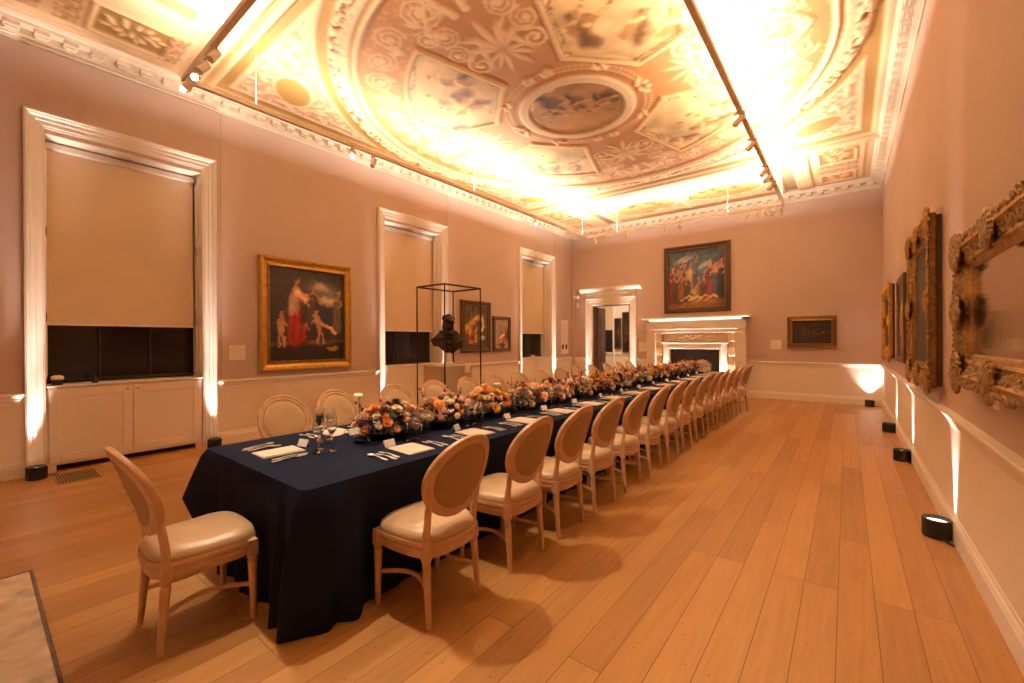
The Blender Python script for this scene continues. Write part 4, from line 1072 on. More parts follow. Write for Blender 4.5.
# ================================================================== LIGHTING TRACK AND HEADS
TX0, TX1, TY0, TY1, TZ = -5.72, -1.05, 1.475, 10.75, 4.40
lt = empty('lighting_track', 'cream rectangular lighting track hung on thin rods below the ceiling', 'lighting track', ((TX0 + TX1) / 2, (TY0 + TY1) / 2, TZ))
hx, hy = (TX1 - TX0) / 2, (TY1 - TY0) / 2
for (x0, x1, y0, y1) in ((-hx - .028, -hx + .028, -hy, hy), (hx - .028, hx + .028, -hy, hy), (-hx - .028, hx + .028, -hy - .028, -hy + .028), (-hx - .028, hx + .028, hy - .028, hy + .028)):
    b = MB().box(x0, x1, y0, y1, -0.03, 0.03, 0.004)
    b.build('track_rail', M['track'], lt)
for (x, y) in ((-hx, -hy + .72), (-hx, 0), (-hx, hy - .3), (hx, -hy + .7), (hx, 0.4), (hx, hy - .35), (-1.45, hy), (1.25, hy), (-1.2, -hy), (1.2, -hy)):
    MB().tube([(x, y, 0.02), (x, y, ZT - TZ - 0.005)], 0.006, 6).build('hanging_rod', M['track'], lt)
def head_mesh():
    a = MB().box(-0.06, 0.06, -0.018, 0.018, -0.055, -0.03, 0.003).tube([(0, 0, -0.05), (0, 0, -0.10)], 0.012, 8)
    c = MB().tube([(0, 0.05, 0), (0, 0.045, 0), (0, -0.085, 0), (0, -0.09, 0)], [0.022, 0.036, 0.038, 0.038], 14)
    l = MB().tube([(0, -0.0905, 0), (0, -0.093, 0)], [0.030, 0.028], 14)
    return a.mesh('adapter', M['track']), c.mesh('lamp_housing', M['track'], True), l.mesh('lens', M['card']), l.mesh('lit_lens', M['head_glow'])
HA, HC, HL, HG = head_mesh()
def track_head(x, y, yaw, pitch, label, lit=False):
    h = empty('track_spotlight', label, 'spotlight', (x, y, TZ), 0, 'spotlights clipped to the lighting track')
    link('adapter', HA, h)
    c = link('lamp_housing', HC, h, (0, 0, -0.125), (pitch, 0, yaw)); link('lens', HG if lit else HL, c)
    return h
nth = lambda i: ORD[i]
for i, (x, yw, pt, lit) in enumerate(((-4.78, 0.3, 1.0, 0), (-5.08, 0.2, 0.9, 0), (-5.33, 1.1, 0.55, 1), (-5.50, -0.5, 0.8, 0), (-5.66, 0.9, 0.55, 1))):
    track_head(x, TY0, yw, pt, nth(i) + ' spotlight from the right on the near run of track', lit)
for i, (y, yw, pt, lit) in enumerate(((3.51, 0.9, 0.7, 1), (3.86, 0.2, 1.2, 0), (8.18, 0.9, 0.7, 1))):
    track_head(TX0, y, yw, pt, nth(i) + ' spotlight going away on the window side track', lit)
for i, (y, yw, pt, lit) in enumerate(((6.0, -1.2, 0.9, 0), (6.9, -1.5, 0.8, 0), (8.1, -1.2, 0.9, 0), (8.47, -1.0, 0.9, 0), (8.95, -1.4, 0.9, 0))):
    track_head(TX1, y, yw, pt, nth(i) + ' spotlight going away on the right hand track', lit)
for i, (x, yw, pt) in enumerate(((-5.49, 3.0, 0.9), (-5.10, 3.2, 1.1), (-4.61, 3.1, 1.1), (-3.56, 3.1, 1.2), (-3.20, 3.2, 1.2), (-1.73, 3.7, 0.7), (-1.55, 2.5, 0.7), (-1.40, 2.5, 0.7), (-1.25, 3.7, 0.7), (-1.10, 3.1, 1.0))):
    track_head(x, TY1, yw, pt, nth(i) + ' spotlight from the left on the far run of track')

# ================================================================== FLOOR UPLIGHTS
ub = MB().lathe([(0.080, 0), (0.085, 0.006), (0.085, 0.135), (0.080, 0.14), (0.077, 0.14), (0.073, 0.112)], 26).box(-0.012, 0.012, 0.075, 0.095, 0.05, 0.10, 0.003)
UM = [ub.mesh('lamp_can', M['black'], True), MB().lathe([(0.0, 0.1125), (0.070, 0.1125), (0.073, 0.111)], 26).mesh('lens', M['lamp_glow'])]
UM.append(MB().tube([(0.08, 0.02, 0.02), (0.12, 0.05, 0.008), (0.16, 0.07, 0.007)], 0.006, 6).mesh('cable', M['black']))
def add_spot(name, loc, tgt, W, col, size, blend, rad=0.03):
    l = bpy.data.lights.new(name, 'SPOT'); l.energy = W; l.color = col; l.spot_size = math.radians(size); l.spot_blend = blend; l.shadow_soft_size = rad
    o = bpy.data.objects.new(name, l); COL.objects.link(o); o.location = loc
    o.rotation_euler = (Vector(tgt) - Vector(loc)).to_track_quat('-Z', 'Y').to_euler()
    return o
def add_area(name, loc, tgt, W, col, sx, sy, spread=180):
    l = bpy.data.lights.new(name, 'AREA'); l.energy = W; l.color = col; l.shape = 'RECTANGLE'; l.size = sx; l.size_y = sy; l.spread = math.radians(spread)
    o = bpy.data.objects.new(name, l); COL.objects.link(o); o.location = loc
    o.rotation_euler = (Vector(tgt) - Vector(loc)).to_track_quat('-Z', 'Y').to_euler()
    return o
PINKW = (1.0, 0.80, 0.68); WARM = (1.0, 0.86, 0.69)
UPW = 330.0
def uplight(x, y, wallpt, label, W=UPW, size=40, aim=3.6, W2=0):
    u = empty('floor_uplight', label, 'uplight', (x, y, 0), math.atan2(wallpt[1] - y, wallpt[0] - x) - PI / 2, 'round black uplights on the floor')
    link('lamp_can', UM[0], u); link('lens', UM[1], u); link('cable', UM[2], u)
    k = 0.5; bx, by = x + (wallpt[0] - x) * k, y + (wallpt[1] - y) * k     # source at the wall edge of the lens
    d_ = math.hypot(wallpt[0] - x, wallpt[1] - y); bx = x + (wallpt[0] - x) / d_ * 0.075; by = y + (wallpt[1] - y) / d_ * 0.075
    add_spot('uplight_beam', (bx, by, 0.15), (bx + (wallpt[0] - bx) * 1.0, by + (wallpt[1] - by) * 1.0, aim), W, PINKW, size, 1.0, 0.025)
    if W2: add_spot('uplight_beam', (x - (wallpt[0] - x) / d_ * 0.04, y - (wallpt[1] - y) / d_ * 0.04, 0.15), (x + (wallpt[0] - x) * .9, y + (wallpt[1] - y) * .9, 3.8), W2, PINKW, 17, 1.0, 0.04)  # second beam added to the same lamp, lighting the upper wall
for x, y, t in ((0.535, 4.53, 'nearest on the right wall floor'), (0.535, 7.10, 'second going away along the right wall'), (0.535, 9.20, 'third going away along the right wall')):
    uplight(x, y, (XR, y), 'black round uplight, ' + t, W2=420)
uplight(0.40, 12.36, (0.42, YF), 'black round uplight in the far right corner', 90, 80)
for i, (a, c) in enumerate(WIN):
    nm = ['nearest', 'middle', 'furthest'][i]
    uplight(XL + 0.215, a + 0.075, (XL, a + 0.08), 'black round uplight at the left foot of the %s window surround' % nm, 300, 27, W2=520)
    uplight(XL + 0.215, c - 0.085, (XL, c - 0.08), 'black round uplight at the right foot of the %s window surround' % nm, 300, 27, W2=520)
uplight(-6.68, YF - 0.195, (-6.66, YF), 'black round uplight at the left of the far doorway', 280, 28, W2=380)
uplight(-5.10, YF - 0.195, (-5.12, YF), 'black round uplight at the right of the far doorway', 280, 28, W2=380)
uplight(FX - 0.90, YF - 0.31, (FX - 0.89, YF), 'black round uplight at the left column of the chimneypiece', 420, 100)
uplight(FX + 0.90, YF - 0.31, (FX + 0.89, YF), 'black round uplight at the right column of the chimneypiece', 420, 100)

# ================================================================== TABLE
TC, THW, TA, TB, TH_ = -2.85, 0.72, 1.02, 10.92, 0.75
tb = empty('banquet_table', 'very long banquet table under the navy cloth', 'table', (TC, (TA + TB) / 2, 0))
MB().box(-THW + 0.02, THW - 0.02, (TA - TB) / 2 + 0.02, (TB - TA) / 2 - 0.02, TH_ - 0.035, TH_ - 0.010, 0.004).build('tabletop', M['chairwood'], tb)
for k in range(6):
    for s in (-1, 1):
        y = (TA - TB) / 2 + 0.25 + k * (TB - TA - 0.5) / 5
        MB().tube([(s * 0.55, y, 0), (s * 0.55, y, TH_ - 0.035)], 0.018, 8).build('leg', M['black'], tb)
def cloth():
    r = 0.05; pts = []   # (x, y, nx, ny, s to nearest corner, corner id)
    cs = [(TC + THW, TA, 1, -1, 0), (TC + THW, TB, 1, 1, 1), (TC - THW, TB, -1, 1, 2), (TC - THW, TA, -1, -1, 3)]
    def side(p0, p1, nx, ny, c0, c1):
        L = math.hypot(p1[0] - p0[0], p1[1] - p0[1]); n = int(L / 0.03)
        for i in range(n):
            t = (i + 0.5) / n
            pts.append((p0[0] + (p1[0] - p0[0]) * t, p0[1] + (p1[1] - p0[1]) * t, nx, ny, min(t, 1 - t) * L + 0.04, c0 if t < 0.5 else c1))
    def corner(c):
        x, y, sx, sy, cid = c; cx, cy = x - sx * r, y - sy * r
        a0 = {(1, -1): -PI / 2, (1, 1): 0, (-1, 1): PI / 2, (-1, -1): PI}[(sx, sy)]
        for i in range(11):
            a = a0 + PI / 2 * i / 10
            pts.append((cx + r * math.cos(a), cy + r * math.sin(a), math.cos(a), math.sin(a), abs(i - 5) / 5 * 0.04, cid))
    corner(cs[0]); side((TC + THW, TA + r), (TC + THW, TB - r), 1, 0, 0, 1)
    corner(cs[1]); side((TC + THW - r, TB), (TC - THW + r, TB), 0, 1, 1, 2)
    corner(cs[2]); side((TC - THW, TB - r), (TC - THW, TA + r), -1, 0, 2, 3)
    corner(cs[3]); side((TC - THW + r, TA), (TC + THW - r, TA), 0, -1, 3, 0)
    flare = {0: (0.115, 0.08, 0.0), 1: (0.12, 0.1, 0), 2: (0.12, 0.1, 0), 3: (0.195, 0.11, 0.40)}
    rows = 18; vs = []; n = len(pts); rg = random.Random(5)
    per = 0
    ph = [rg.uniform(0, 6) for _ in range(8)]
    for j in range(rows + 1):
        t = j / rows
        for i, (x, y, nx, ny, s, c) in enumerate(pts):
            A, wd, lift = flare[c]; g_ = math.exp(-(s / wd) ** 2)
            drop = TH_ - 0.004 - lift * math.exp(-(s / 0.15) ** 2)
            dx, dy = (nx, ny)
            sx, sy = (1 if x > TC else -1), (1 if y > 5 else -1)
            u = (y if abs(nx) > abs(ny) else x)
            end = abs(ny) > abs(nx)
            w = (0.016 if end else 0.010) * t * (math.sin(u * 19 + ph[c]) + 0.6 * math.sin(u * 41 + ph[c + 2]) + 0.5 * math.sin(u * 7.3 + ph[c + 1]))
            w *= 0.3 + 0.7 * min(1, s / 0.3)
            soft = 0.012 * math.sin(min(t * 6, 1) * PI / 2)
            out = soft + w + 0.022 * t
            shape = (t ** 0.8) * (1 - 0.5 * max(0, t - 0.55) / 0.45) if lift == 0 else t ** 0.9
            fold = -0.055 * t * math.exp(-((s - wd * 2.1) / 0.035) ** 2) + 0.03 * t * math.exp(-((s - wd * 3.1) / 0.04) ** 2)
            out += fold
            if end: out -= 0.035 * min(1, t * 4) * min(1, max(0, (s - .2) / .15))
            if not end: out -= (0.035 + 0.045 * min(1, t * 2.5)) * min(1, t * 4) * min(1, max(0, (s - .18) / .2))
            fx, fy = sx * 0.72 * A * g_ * shape, sy * 0.72 * A * g_ * shape
            if c == 3: fy *= 0.45; fx *= 1.25
            if c == 0:
                fx = -0.085 * g_ * t ** 1.5; fy = -0.075 * g_ * shape - 0.02 * g_ * t
                if not end: out += 0.055 * math.sin(min(1, t * 1.15) * PI) * math.exp(-((s - .16) / .07) ** 2) + 0.03 * t * math.exp(-((s - .30) / .05) ** 2)
            z = TH_ + 0.002 - (0.006 if t > 0 else 0) - t * drop + (0.0 if t else 0)
            if t == 0: out = -0.008; fx = fy = 0
            vs.append((x + dx * out + fx, y + dy * out + fy, max(z, 0.003)))
    fs = []
    for j in range(rows):
        for i in range(n):
            k = (i + 1) % n; fs.append((j * n + i, j * n + k, (j + 1) * n + k, (j + 1) * n + i))
    fs.append(tuple(range(n))[::-1])
    m = MB(); m.add(vs, fs); return m
cl_ = cloth().build('tablecloth', M['navy'], smooth=True); tag(cl_, 'dark navy cloth covering the long table down to the floor', 'tablecloth')

# ================================================================== CHAIRS (oval back, local +Y is the direction the sitter faces)
def seat_outline(k=1.0, n=40):
    P = []
    for i in range(n):
        a = 2 * PI * i / n; c, s = math.cos(a), math.sin(a)
        e = 0.52; x = math.copysign(abs(c) ** e, c); y = math.copysign(abs(s) ** e, s)
        hw = 0.205 + 0.045 * (y + 1) / 2
        P.append((x * hw * k, (y * 0.215 + (0.022 * (1 - x * x) if y > 0 else -0.01 * (1 - x * x))) * k))
    return P
def back_pt(a, rx, rz, off=0.0):
    """point on the reclined oval; a from the right going up"""
    zc, tilt = 0.768, math.radians(18)
    x = rx * math.cos(a); q = rz * math.sin(a)
    bow = -0.058 * (1 - (x / 0.235) ** 2)          # gentle hollow of the back
    return (x, -0.220 - q * math.sin(tilt) + bow + off * math.cos(tilt), zc + q * math.cos(tilt) + off * math.sin(tilt) * 0.3)
def chair_meshes():
    out = {}
    b = MB()      # padded seat
    n = 40; vs = []; lv = [(1.0, .432), (1.02, .446), (1.0, .466), (0.93, .484), (0.75, .497), (0.5, .505), (0.22, .509)]
    for k, z in lv:
        for i, (x, y) in enumerate(seat_outline(k, n)):
            side_ = abs(x) / (0.25 * k + 1e-6); sad = -0.010 * side_ ** 4 * (1 - abs(y) / 0.25)
            vs.append((x, y, z + sad))
    fs = []
    for j in range(len(lv) - 1):
        for i in range(n): q = (i + 1) % n; fs.append((j * n + i, j * n + q, (j + 1) * n + q, (j + 1) * n + i))
    fs.append(tuple((len(lv) - 1) * n + i for i in range(n))); fs.append(tuple(range(n))[::-1])
    b.add(vs, fs); out['seat'] = b.mesh('seat', M['seat'], True)
    b = MB()      # moulded seat rail
    pr = [(0.0, .352), (0.008, .352), (0.010, .372), (0.016, .378), (0.016, .392), (0.011, .398), (0.014, .412), (0.020, .418), (0.018, .434), (-0.03, .434), (-0.03, .355)]
    path = []
    P = seat_outline(0.97, n)
    for i, (x, y) in enumerate(P):
        p0 = P[i - 1]; p1 = P[(i + 1) % n]; t = Vector((p1[0] - p0[0], p1[1] - p0[1], 0)).normalized(); nn = Vector((t.y, -t.x, 0))
        path.append(((x, y, 0), nn, (0, 0, 1)))
    b.ring(path, pr); out['seat_rail'] = b.mesh('seat_rail', M['chairwood'], True)
    b = MB()      # brass nail heads
    P = seat_outline(1.025, 96)
    for x, y in P: b.ball((x, y, 0.4375), 0.0042, 5, 3)
    out['nail_stud'] = b.mesh('nail_stud', M['brass'])
    prof = [(0.014, 0.0), (0.015, 0.02), (0.0185, 0.16), (0.0225, 0.30), (0.024, 0.318), (0.019, 0.322), (0.019, 0.330), (0.026, 0.334), (0.026, 0.345)]
    def leg(x, y, dx, dy, rear):
        b = MB(); b.lathe(prof, 12)
        for i in range(0, 12, 2): pass
        b.box(-0.024, 0.024, -0.024, 0.024, 0.345, 0.432, 0.003)
        b.v = [(v[0] + x + dx * (1 - v[2] / 0.43), v[1] + y + dy * (1 - v[2] / 0.43), v[2]) for v in b.v]
        if rear:  # post rising to the oval
            sgn = 1 if x > 0 else -1
            pts = [(x, y, 0.425), (x, y - 0.006, 0.48), (x, y - 0.014, 0.54), (x, y - 0.03, 0.60)]
            e = back_pt(math.radians(-34) if sgn > 0 else math.radians(214), 0.218, 0.224); e2 = back_pt(math.radians(-18) if sgn > 0 else math.radians(198), 0.222, 0.228)
            pts = pts[:3] + [((pts[2][0] + e[0]) / 2 + sgn * 0.004, (pts[2][1] + e[1]) / 2, (pts[2][2] + e[2]) / 2), e, e2]
            b.tube(pts, [0.024, 0.021, 0.019, 0.019, 0.019, 0.012], 8)
        return b
    out['front_leg_l'] = leg(-0.225, 0.185, 0.0, 0.008, False).mesh('leg', M['chairwood'], True)
    out['front_leg_r'] = leg(0.225, 0.185, 0.0, 0.008, False).mesh('leg', M['chairwood'], True)
    out['rear_leg_l'] = leg(-0.178, -0.170, -0.012, -0.035, True).mesh('leg', M['chairwood'], True)
    out['rear_leg_r'] = leg(0.178, -0.170, 0.012, -0.035, True).mesh('leg', M['chairwood'], True)
    for s, nm in ((-1, 'l'), (1, 'r')):
        b = MB(); pts = []
        for i in range(9):
            t = i / 8; pts.append((s * (0.185 + 0.04 * t - 0.075 * math.sin(PI * t)), -0.185 + 0.375 * t, 0.185 + 0.012 * math.sin(PI * t)))
        b.tube(pts, 0.0105, 8, flat=(1.0, 1.25)); out['stretcher_' + nm] = b.mesh('stretcher', M['chairwood'], True)
    b = MB(); N = 56; path = []   # oval frame
    for i in range(N):
        a = 2 * PI * i / N; p = Vector(back_pt(a, 0.212, 0.218)); o_ = (Vector(back_pt(a, 0.222, 0.228)) - p).normalized()
        path.append((p, o_, (0, math.cos(math.radians(15)), math.sin(math.radians(15)) * 0.3)))
    b.ring(path, [(-0.028, -0.010), (-0.020, -0.017), (0.0, -0.014), (0.014, -0.019), (0.025, -0.012), (0.027, 0.0), (0.025, 0.012), (0.014, 0.019), (0.004, 0.013), (-0.016, 0.019), (-0.028, 0.010)])
    out['back_frame'] = b.mesh('back_frame', M['chairwood'], True)
    for nm, sg, mt_ in (('front_pad', 1, 'seat'), ('rear_pad', -1, 'padback')):
        b = MB(); vs = []; lv = [(1.0, 0.004), (0.995, 0.014), (0.95, 0.022), (0.8, 0.030), (0.5, 0.036), (0.2, 0.038)] if sg > 0 else [(1.0, 0.002), (0.995, 0.011), (0.955, 0.013), (0.94, 0.008), (0.6, 0.009), (0.2, 0.010)]
        for k, h in lv:
            for i in range(40): vs.append(back_pt(2 * PI * i / 40, 0.186 * k, 0.192 * k, sg * h))
        fs = []
        for j in range(len(lv) - 1):
            for i in range(40): q = (i + 1) % 40; fs.append((j * 40 + i, j * 40 + q, (j + 1) * 40 + q, (j + 1) * 40 + i))
        fs.append(tuple((len(lv) - 1) * 40 + i for i in range(40))); fs.append(tuple(range(40))[::-1])
        b.add(vs, fs); out[nm] = b.mesh(nm, M[mt_], True)
    return out
CM = chair_meshes()
def make_chair(loc, rz, label, group=None):
    c = empty('dining_chair', label, 'chair', loc, rz, group)
    for k, me in CM.items():
        nm = 'leg' if 'leg' in k else ('stretcher' if 'stretcher' in k else ('backrest_' + k if 'pad' in k else k))
        o_ = link(nm, me, c)
        if k == 'nail_stud': o_['kind'] = 'stuff'
    return c
rg = random.Random(12)
RY = [1.665, 2.345, 2.985, 3.60, 4.23, 4.86, 5.50, 6.12, 6.78, 7.42, 8.03, 8.66, 9.29, 9.98]
LY = [1.80, 2.36, 3.05, 3.68, 4.30, 4.88, 5.48, 6.10, 6.76, 7.40, 8.05, 8.70, 9.32, 9.96]
G1 = 'oval-backed dining chairs along both sides of the table'
for i, y in enumerate(RY):
    tw = {0: 0.0, 13: -0.16}.get(i, rg.uniform(-.04, .04))
    make_chair((-1.925 + (0.0 if i < 3 else rg.uniform(-.002, .010) + (.05 if i == 13 else 0)), y - (.05 if i > 1 else 0), 0), PI / 2 + tw, 'limed oak oval-back chair, %s from the near end on the side facing the open floor' % ORD[i], G1)
for i, y in enumerate(LY):
    make_chair((-3.875 + rg.uniform(-.02, .02), y, 0), -PI / 2 + rg.uniform(-.05, .05), 'limed oak oval-back chair, %s from the near end on the window side' % ORD[i], G1)
make_chair((-2.775, 0.760, 0), 0.0, 'limed oak oval-back chair standing alone at the near end of the table')
make_chair((-2.90, 11.22, 0), PI, 'oval-back chair at the far end of the table before the chimneypiece')

# ================================================================== PLACE SETTINGS
def cutlery():
    z = 0.003
    def prof_strip(pts, th=0.003):   # pts = list of (y, halfwidth, z)
        b = MB(); vs = []
        for y, w, zz in pts: vs += [(-w, y, zz), (w, y, zz), (w, y, zz + th), (-w, y, zz + th)]
        fs = []
        for i in range(len(pts) - 1):
            for k in range(4): q = (k + 1) % 4; fs.append((i * 4 + k, i * 4 + q, (i + 1) * 4 + q, (i + 1) * 4 + k))
        fs += [(0, 1, 2, 3), tuple(len(vs) - 4 + k for k in (3, 2, 1, 0))]
        return b.add(vs, fs)
    H = [(-.10, .003, z), (-.095, .010, z), (-.06, .011, z), (-.03, .006, z + .004), (0.03, .004, z + .006)]
    k = prof_strip(H + [(0.045, .006, z + .005), (0.06, .011, z), (.10, .011, z), (.125, .004, z)])
    f = prof_strip(H + [(0.05, .008, z + .004), (0.06, .012, z + .001), (0.075, .012, z)])
    for j in range(4): f.box(-.012 + .0066 * j, -.0078 + .0066 * j, .074, .112, z, z + .003)
    s = prof_strip(H + [(0.045, .006, z + .005)]); s.lathe([(0.0, .0), (.010, .001), (.0185, .006), (.021, .010), (.017, .010), (.0, .004)], 14, (0, .075, z - .001), 1.0, 1.45)
    return k.mesh('knife', M['silver'], True), f.mesh('fork', M['silver'], True), s.mesh('spoon', M['silver'], True)
KM, FM, SM = cutlery()
def glass_mesh(h, bowl, r, seg=20):
    b = MB(); z0 = h - bowl
    outp = [(0.033, 0.0), (0.034, 0.002), (0.010, 0.006), (0.004, 0.014), (0.0035, z0 - 0.006), (0.007, z0), (r * .62, z0 + bowl * .14), (r * .92, z0 + bowl * .32), (r, z0 + bowl * .5), (r * .93, z0 + bowl * .8), (r * .83, h)]
    inp = [(r * .83 - .0016, h), (r * .93 - .0018, z0 + bowl * .8), (r - .0018, z0 + bowl * .5), (r * .92 - .002, z0 + bowl * .33), (r * .60, z0 + bowl * .17), (0.0, z0 + bowl * .06)]
    return b.lathe(outp + inp, seg).mesh('wine_glass', M['glass'], True)
GM = [glass_mesh(0.240, 0.115, 0.046), glass_mesh(0.215, 0.10, 0.039), glass_mesh(0.250, 0.14, 0.034)]
GN = ['large wine glass', 'small wine glass', 'tall narrow glass']
def napkin_mesh():
    b = MB()
    for k in range(3): d = 0.004 * k; b.box(-0.10 + d * (1 + 4 * (k == 2)), 0.11 - d * (1 + 3 * (k == 1)), -0.14 + d * .6, 0.13 - d * (1 + 3 * (k == 2)), 0.0003 + 0.003 * k, 0.003 * (k + 1), 0.0012)
    return b.mesh('folded_napkin', M['napkin'])
NM = napkin_mesh()
cd = MB().add([(-.045, -.022, 0), (.045, -.022, 0), (.045, 0, .048), (-.045, 0, .048), (-.045, .022, 0), (.045, .022, 0), (-.045, -.020, 0), (.045, -.020, 0), (.045, 0, .0455), (-.045, 0, .0455), (-.045, .020, 0), (.045, .020, 0)],
              [(0, 1, 2, 3), (3, 2, 5, 4), (7, 6, 9, 8), (8, 9, 10, 11), (0, 6, 7, 1), (4, 5, 11, 10), (0, 3, 9, 6), (3, 4, 10, 9), (1, 7, 8, 2), (2, 8, 11, 5)]).mesh('place_card', M['card'])
mn = MB().box(-.05, .05, -.09, .09, 0, .0015).mesh('menu_card', M['card'])
def setting(x, y, rz, where, big=True):
    """local +Y points from the diner to the table middle, origin at the table edge"""
    T = Matrix.Translation((x, y, TH_ + 0.0035)) @ Matrix.Rotation(rz, 4, 'Z')
    j = rg.uniform
    def put(me, name, lx, ly, a, lab, cat, grp, lz=0.0, roll=0):
        p = T @ Vector((lx, ly, lz)); o = link(name, me, None, p, (0, 0, rz + a)); tag(o, lab + ' ' + where, cat, grp); return o
    put(NM, 'folded_napkin', j(-.01, .01), .26, j(-.08, .08), 'folded beige napkin', 'napkin', 'folded napkins on the navy cloth')
    put(cd, 'place_card', -.03 + j(-.02, .02), .445 + j(-.01, .01), j(-.3, .3), 'white tent name card', 'place card', 'name cards on the table')
    put(FM, 'fork', -.185, .225 + j(-.01, .01), j(-.05, .05), 'inner fork', 'fork', 'forks on the table')
    put(FM, 'fork', -.225, .215 + j(-.01, .01), j(-.05, .05), 'outer fork', 'fork', 'forks on the table')
    put(SM, 'spoon', -.272, .235 + j(-.01, .01), j(-.06, .06), 'spoon', 'spoon', 'spoons on the table')
    put(KM, 'knife', .185, .225 + j(-.01, .01), j(-.05, .05), 'inner knife', 'knife', 'knives on the table')
    put(KM, 'knife', .225, .215 + j(-.01, .01), j(-.05, .05), 'outer knife', 'knife', 'knives on the table')
    for k, (gx, gy) in enumerate(((.16, .47), (.235, .40), (.26, .485))):
        put(GM[k], 'wine_glass', gx + j(-.012, .012), gy + j(-.012, .012), 0, GN[k], 'glass', 'stemmed glasses on the table')
for i in range(14):
    y = 1.885 + 0.662 * i
    setting(TC + THW, y, PI / 2, 'at the %s place on the open floor side' % ORD[i])
    setting(TC - THW, y - 0.02, -PI / 2, 'at the %s place on the window side' % ORD[i])
def end_setting(x, y, rz, where): setting(x, y, rz, where)
end_setting(-3.03, TA + 0.02, 0.0, 'at the near end of the table')
end_setting(-2.90, TB - 0.02, PI, 'at the far end of the table')

# ================================================================== FLOWERS
def petals_mesh(kind, R, seed):
    rgx = random.Random(seed); b = MB()
    def petal(az, el, r0, L, W, cup):
        """a cupped petal rising at elevation el around azimuth az"""
        ca, sa = math.cos(az), math.sin(az); vs = []
        nr, nc = 3, 3
        for i in range(nr + 1):
            t = i / nr; rad = r0 + L * t * math.cos(el); z = L * t * math.sin(el) + cup * t * t
            w = W * math.sin(min(1, 0.35 + t * 0.9) * PI * 0.62)
            for j in range(nc + 1):
                s = (j / nc - 0.5) * 2; x = rad - 0.25 * W * s * s; y = w * s
                vs.append((x * ca - y * sa, x * sa + y * ca, z + 0.12 * W * s * s))
        fs = []
        for i in range(nr):
            for j in range(nc): a = i * (nc + 1) + j; fs.append((a, a + 1, a + nc + 2, a + nc + 1))
        b.add(vs, fs)
    if kind == 'rose':
        for layer, (n, el, L, W) in enumerate(((5, .25, .95, .55), (5, .65, .9, .5), (5, 1.0, .85, .42), (4, 1.25, .75, .32), (3, 1.4, .62, .22))):
            for k in range(n): petal(2 * PI * k / n + layer * 0.6 + rgx.uniform(-.1, .1), el, R * .08, R * L, R * W, R * .12 * (1 if layer < 2 else 0))
        b.ball((0, 0, R * .25), R * .38, 8, 5)
    elif kind == 'ball':
        for j in range(5):
            el = 0.15 + j * 0.32; n = max(4, int(12 * math.cos(el)))
            for k in range(n):
                az = 2 * PI * (k + .5 * (j % 2)) / n; r = R * 0.92
                b.ball((r * math.cos(el) * math.cos(az), r * math.cos(el) * math.sin(az), r * math.sin(el) * .9), R * .26, 5, 3)
        b.ball((0, 0, 0), R * .85, 8, 5)
    elif kind == 'daisy':
        for layer in range(3):
            n = 12 - 2 * layer
            for k in range(n): petal(2 * PI * k / n + layer * .3, .12 + layer * .38, R * .1, R * (1 - .15 * layer), R * .17, R * .08)
        b.ball((0, 0, R * .12), R * .25, 8, 4)
    elif kind == 'flat':   # tall scabious / yarrow head
        b.lathe([(0, -R * .25), (R * .6, -R * .1), (R, R * .05), (R * .9, R * .2), (R * .5, R * .3), (0, R * .28)], 12)
        for k in range(14): az = k * 2.399; r = R * .85 * math.sqrt(k / 14); b.ball((r * math.cos(az), r * math.sin(az), R * .25), R * .16, 5, 3)
    return b
FC = {'peach': (0.84, .52, .30), 'orange': (0.82, .36, .09), 'cream': (.86, .72, .50), 'blush': (.78, .50, .37), 'mustard': (.78, .48, .06), 'burgundy': (.17, .03, .03), 'plum': (.055, .03, .03), 'mauve': (.44, .25, .20), 'rust': (.46, .17, .06), 'ivory': (.88, .82, .70)}
FL = {}
for cn, c in FC.items(): FL[cn] = mat('petal_' + cn, c, 0.7, var=0.12, vscale=40, Subsurface_Weight=0.0)
BL = {}
def bloom(kind, R, cn):
    key = (kind, cn)
    if key not in BL: BL[key] = petals_mesh(kind, 1.0, len(BL)).mesh({'rose': 'rose', 'ball': 'ball_dahlia', 'daisy': 'chrysanthemum', 'flat': 'scabious'}[kind], FL[cn], kind == 'rose')
    return BL[key]
def foliage_mesh(seed, n, L, mt_):
    rgx = random.Random(seed); b = MB()
    for k in range(n):
        x = rgx.uniform(-.15, .15); y = rgx.uniform(-.25, .25); z = rgx.uniform(.01, .15)
        az = math.atan2(y, x) + rgx.uniform(-.7, .7); el = rgx.uniform(-.2, 1.0); l = L * rgx.uniform(.6, 1.2); w = l * .2
        d = Vector((math.cos(az) * math.cos(el), math.sin(az) * math.cos(el), math.sin(el))); s = Vector((-math.sin(az), math.cos(az), 0))
        p = Vector((x, y, z)); m_ = p + d * l * .5 + Vector((0, 0, .012)); e = p + d * l
        b.add([p, m_ + s * w, e, m_ - s * w, m_ + Vector((0, 0, -.006))], [(0, 4, 1), (1, 4, 2), (2, 4, 3), (3, 4, 0)])
    return b.mesh('foliage', mt_)
FO = [foliage_mesh(1, 190, .075, M['foliage']), foliage_mesh(2, 190, .075, M['foliage'])]
FO2 = [foliage_mesh(5, 26, .10, M['foliage2']), foliage_mesh(6, 26, .10, M['foliage2'])]
BOWL = MB().lathe([(.06, 0), (.08, .004), (.095, .03), (.10, .05), (.09, .05), (.08, .04), (0, .035)], 20, sx=1.0, sy=1.8).mesh('bowl', M['black'], True)
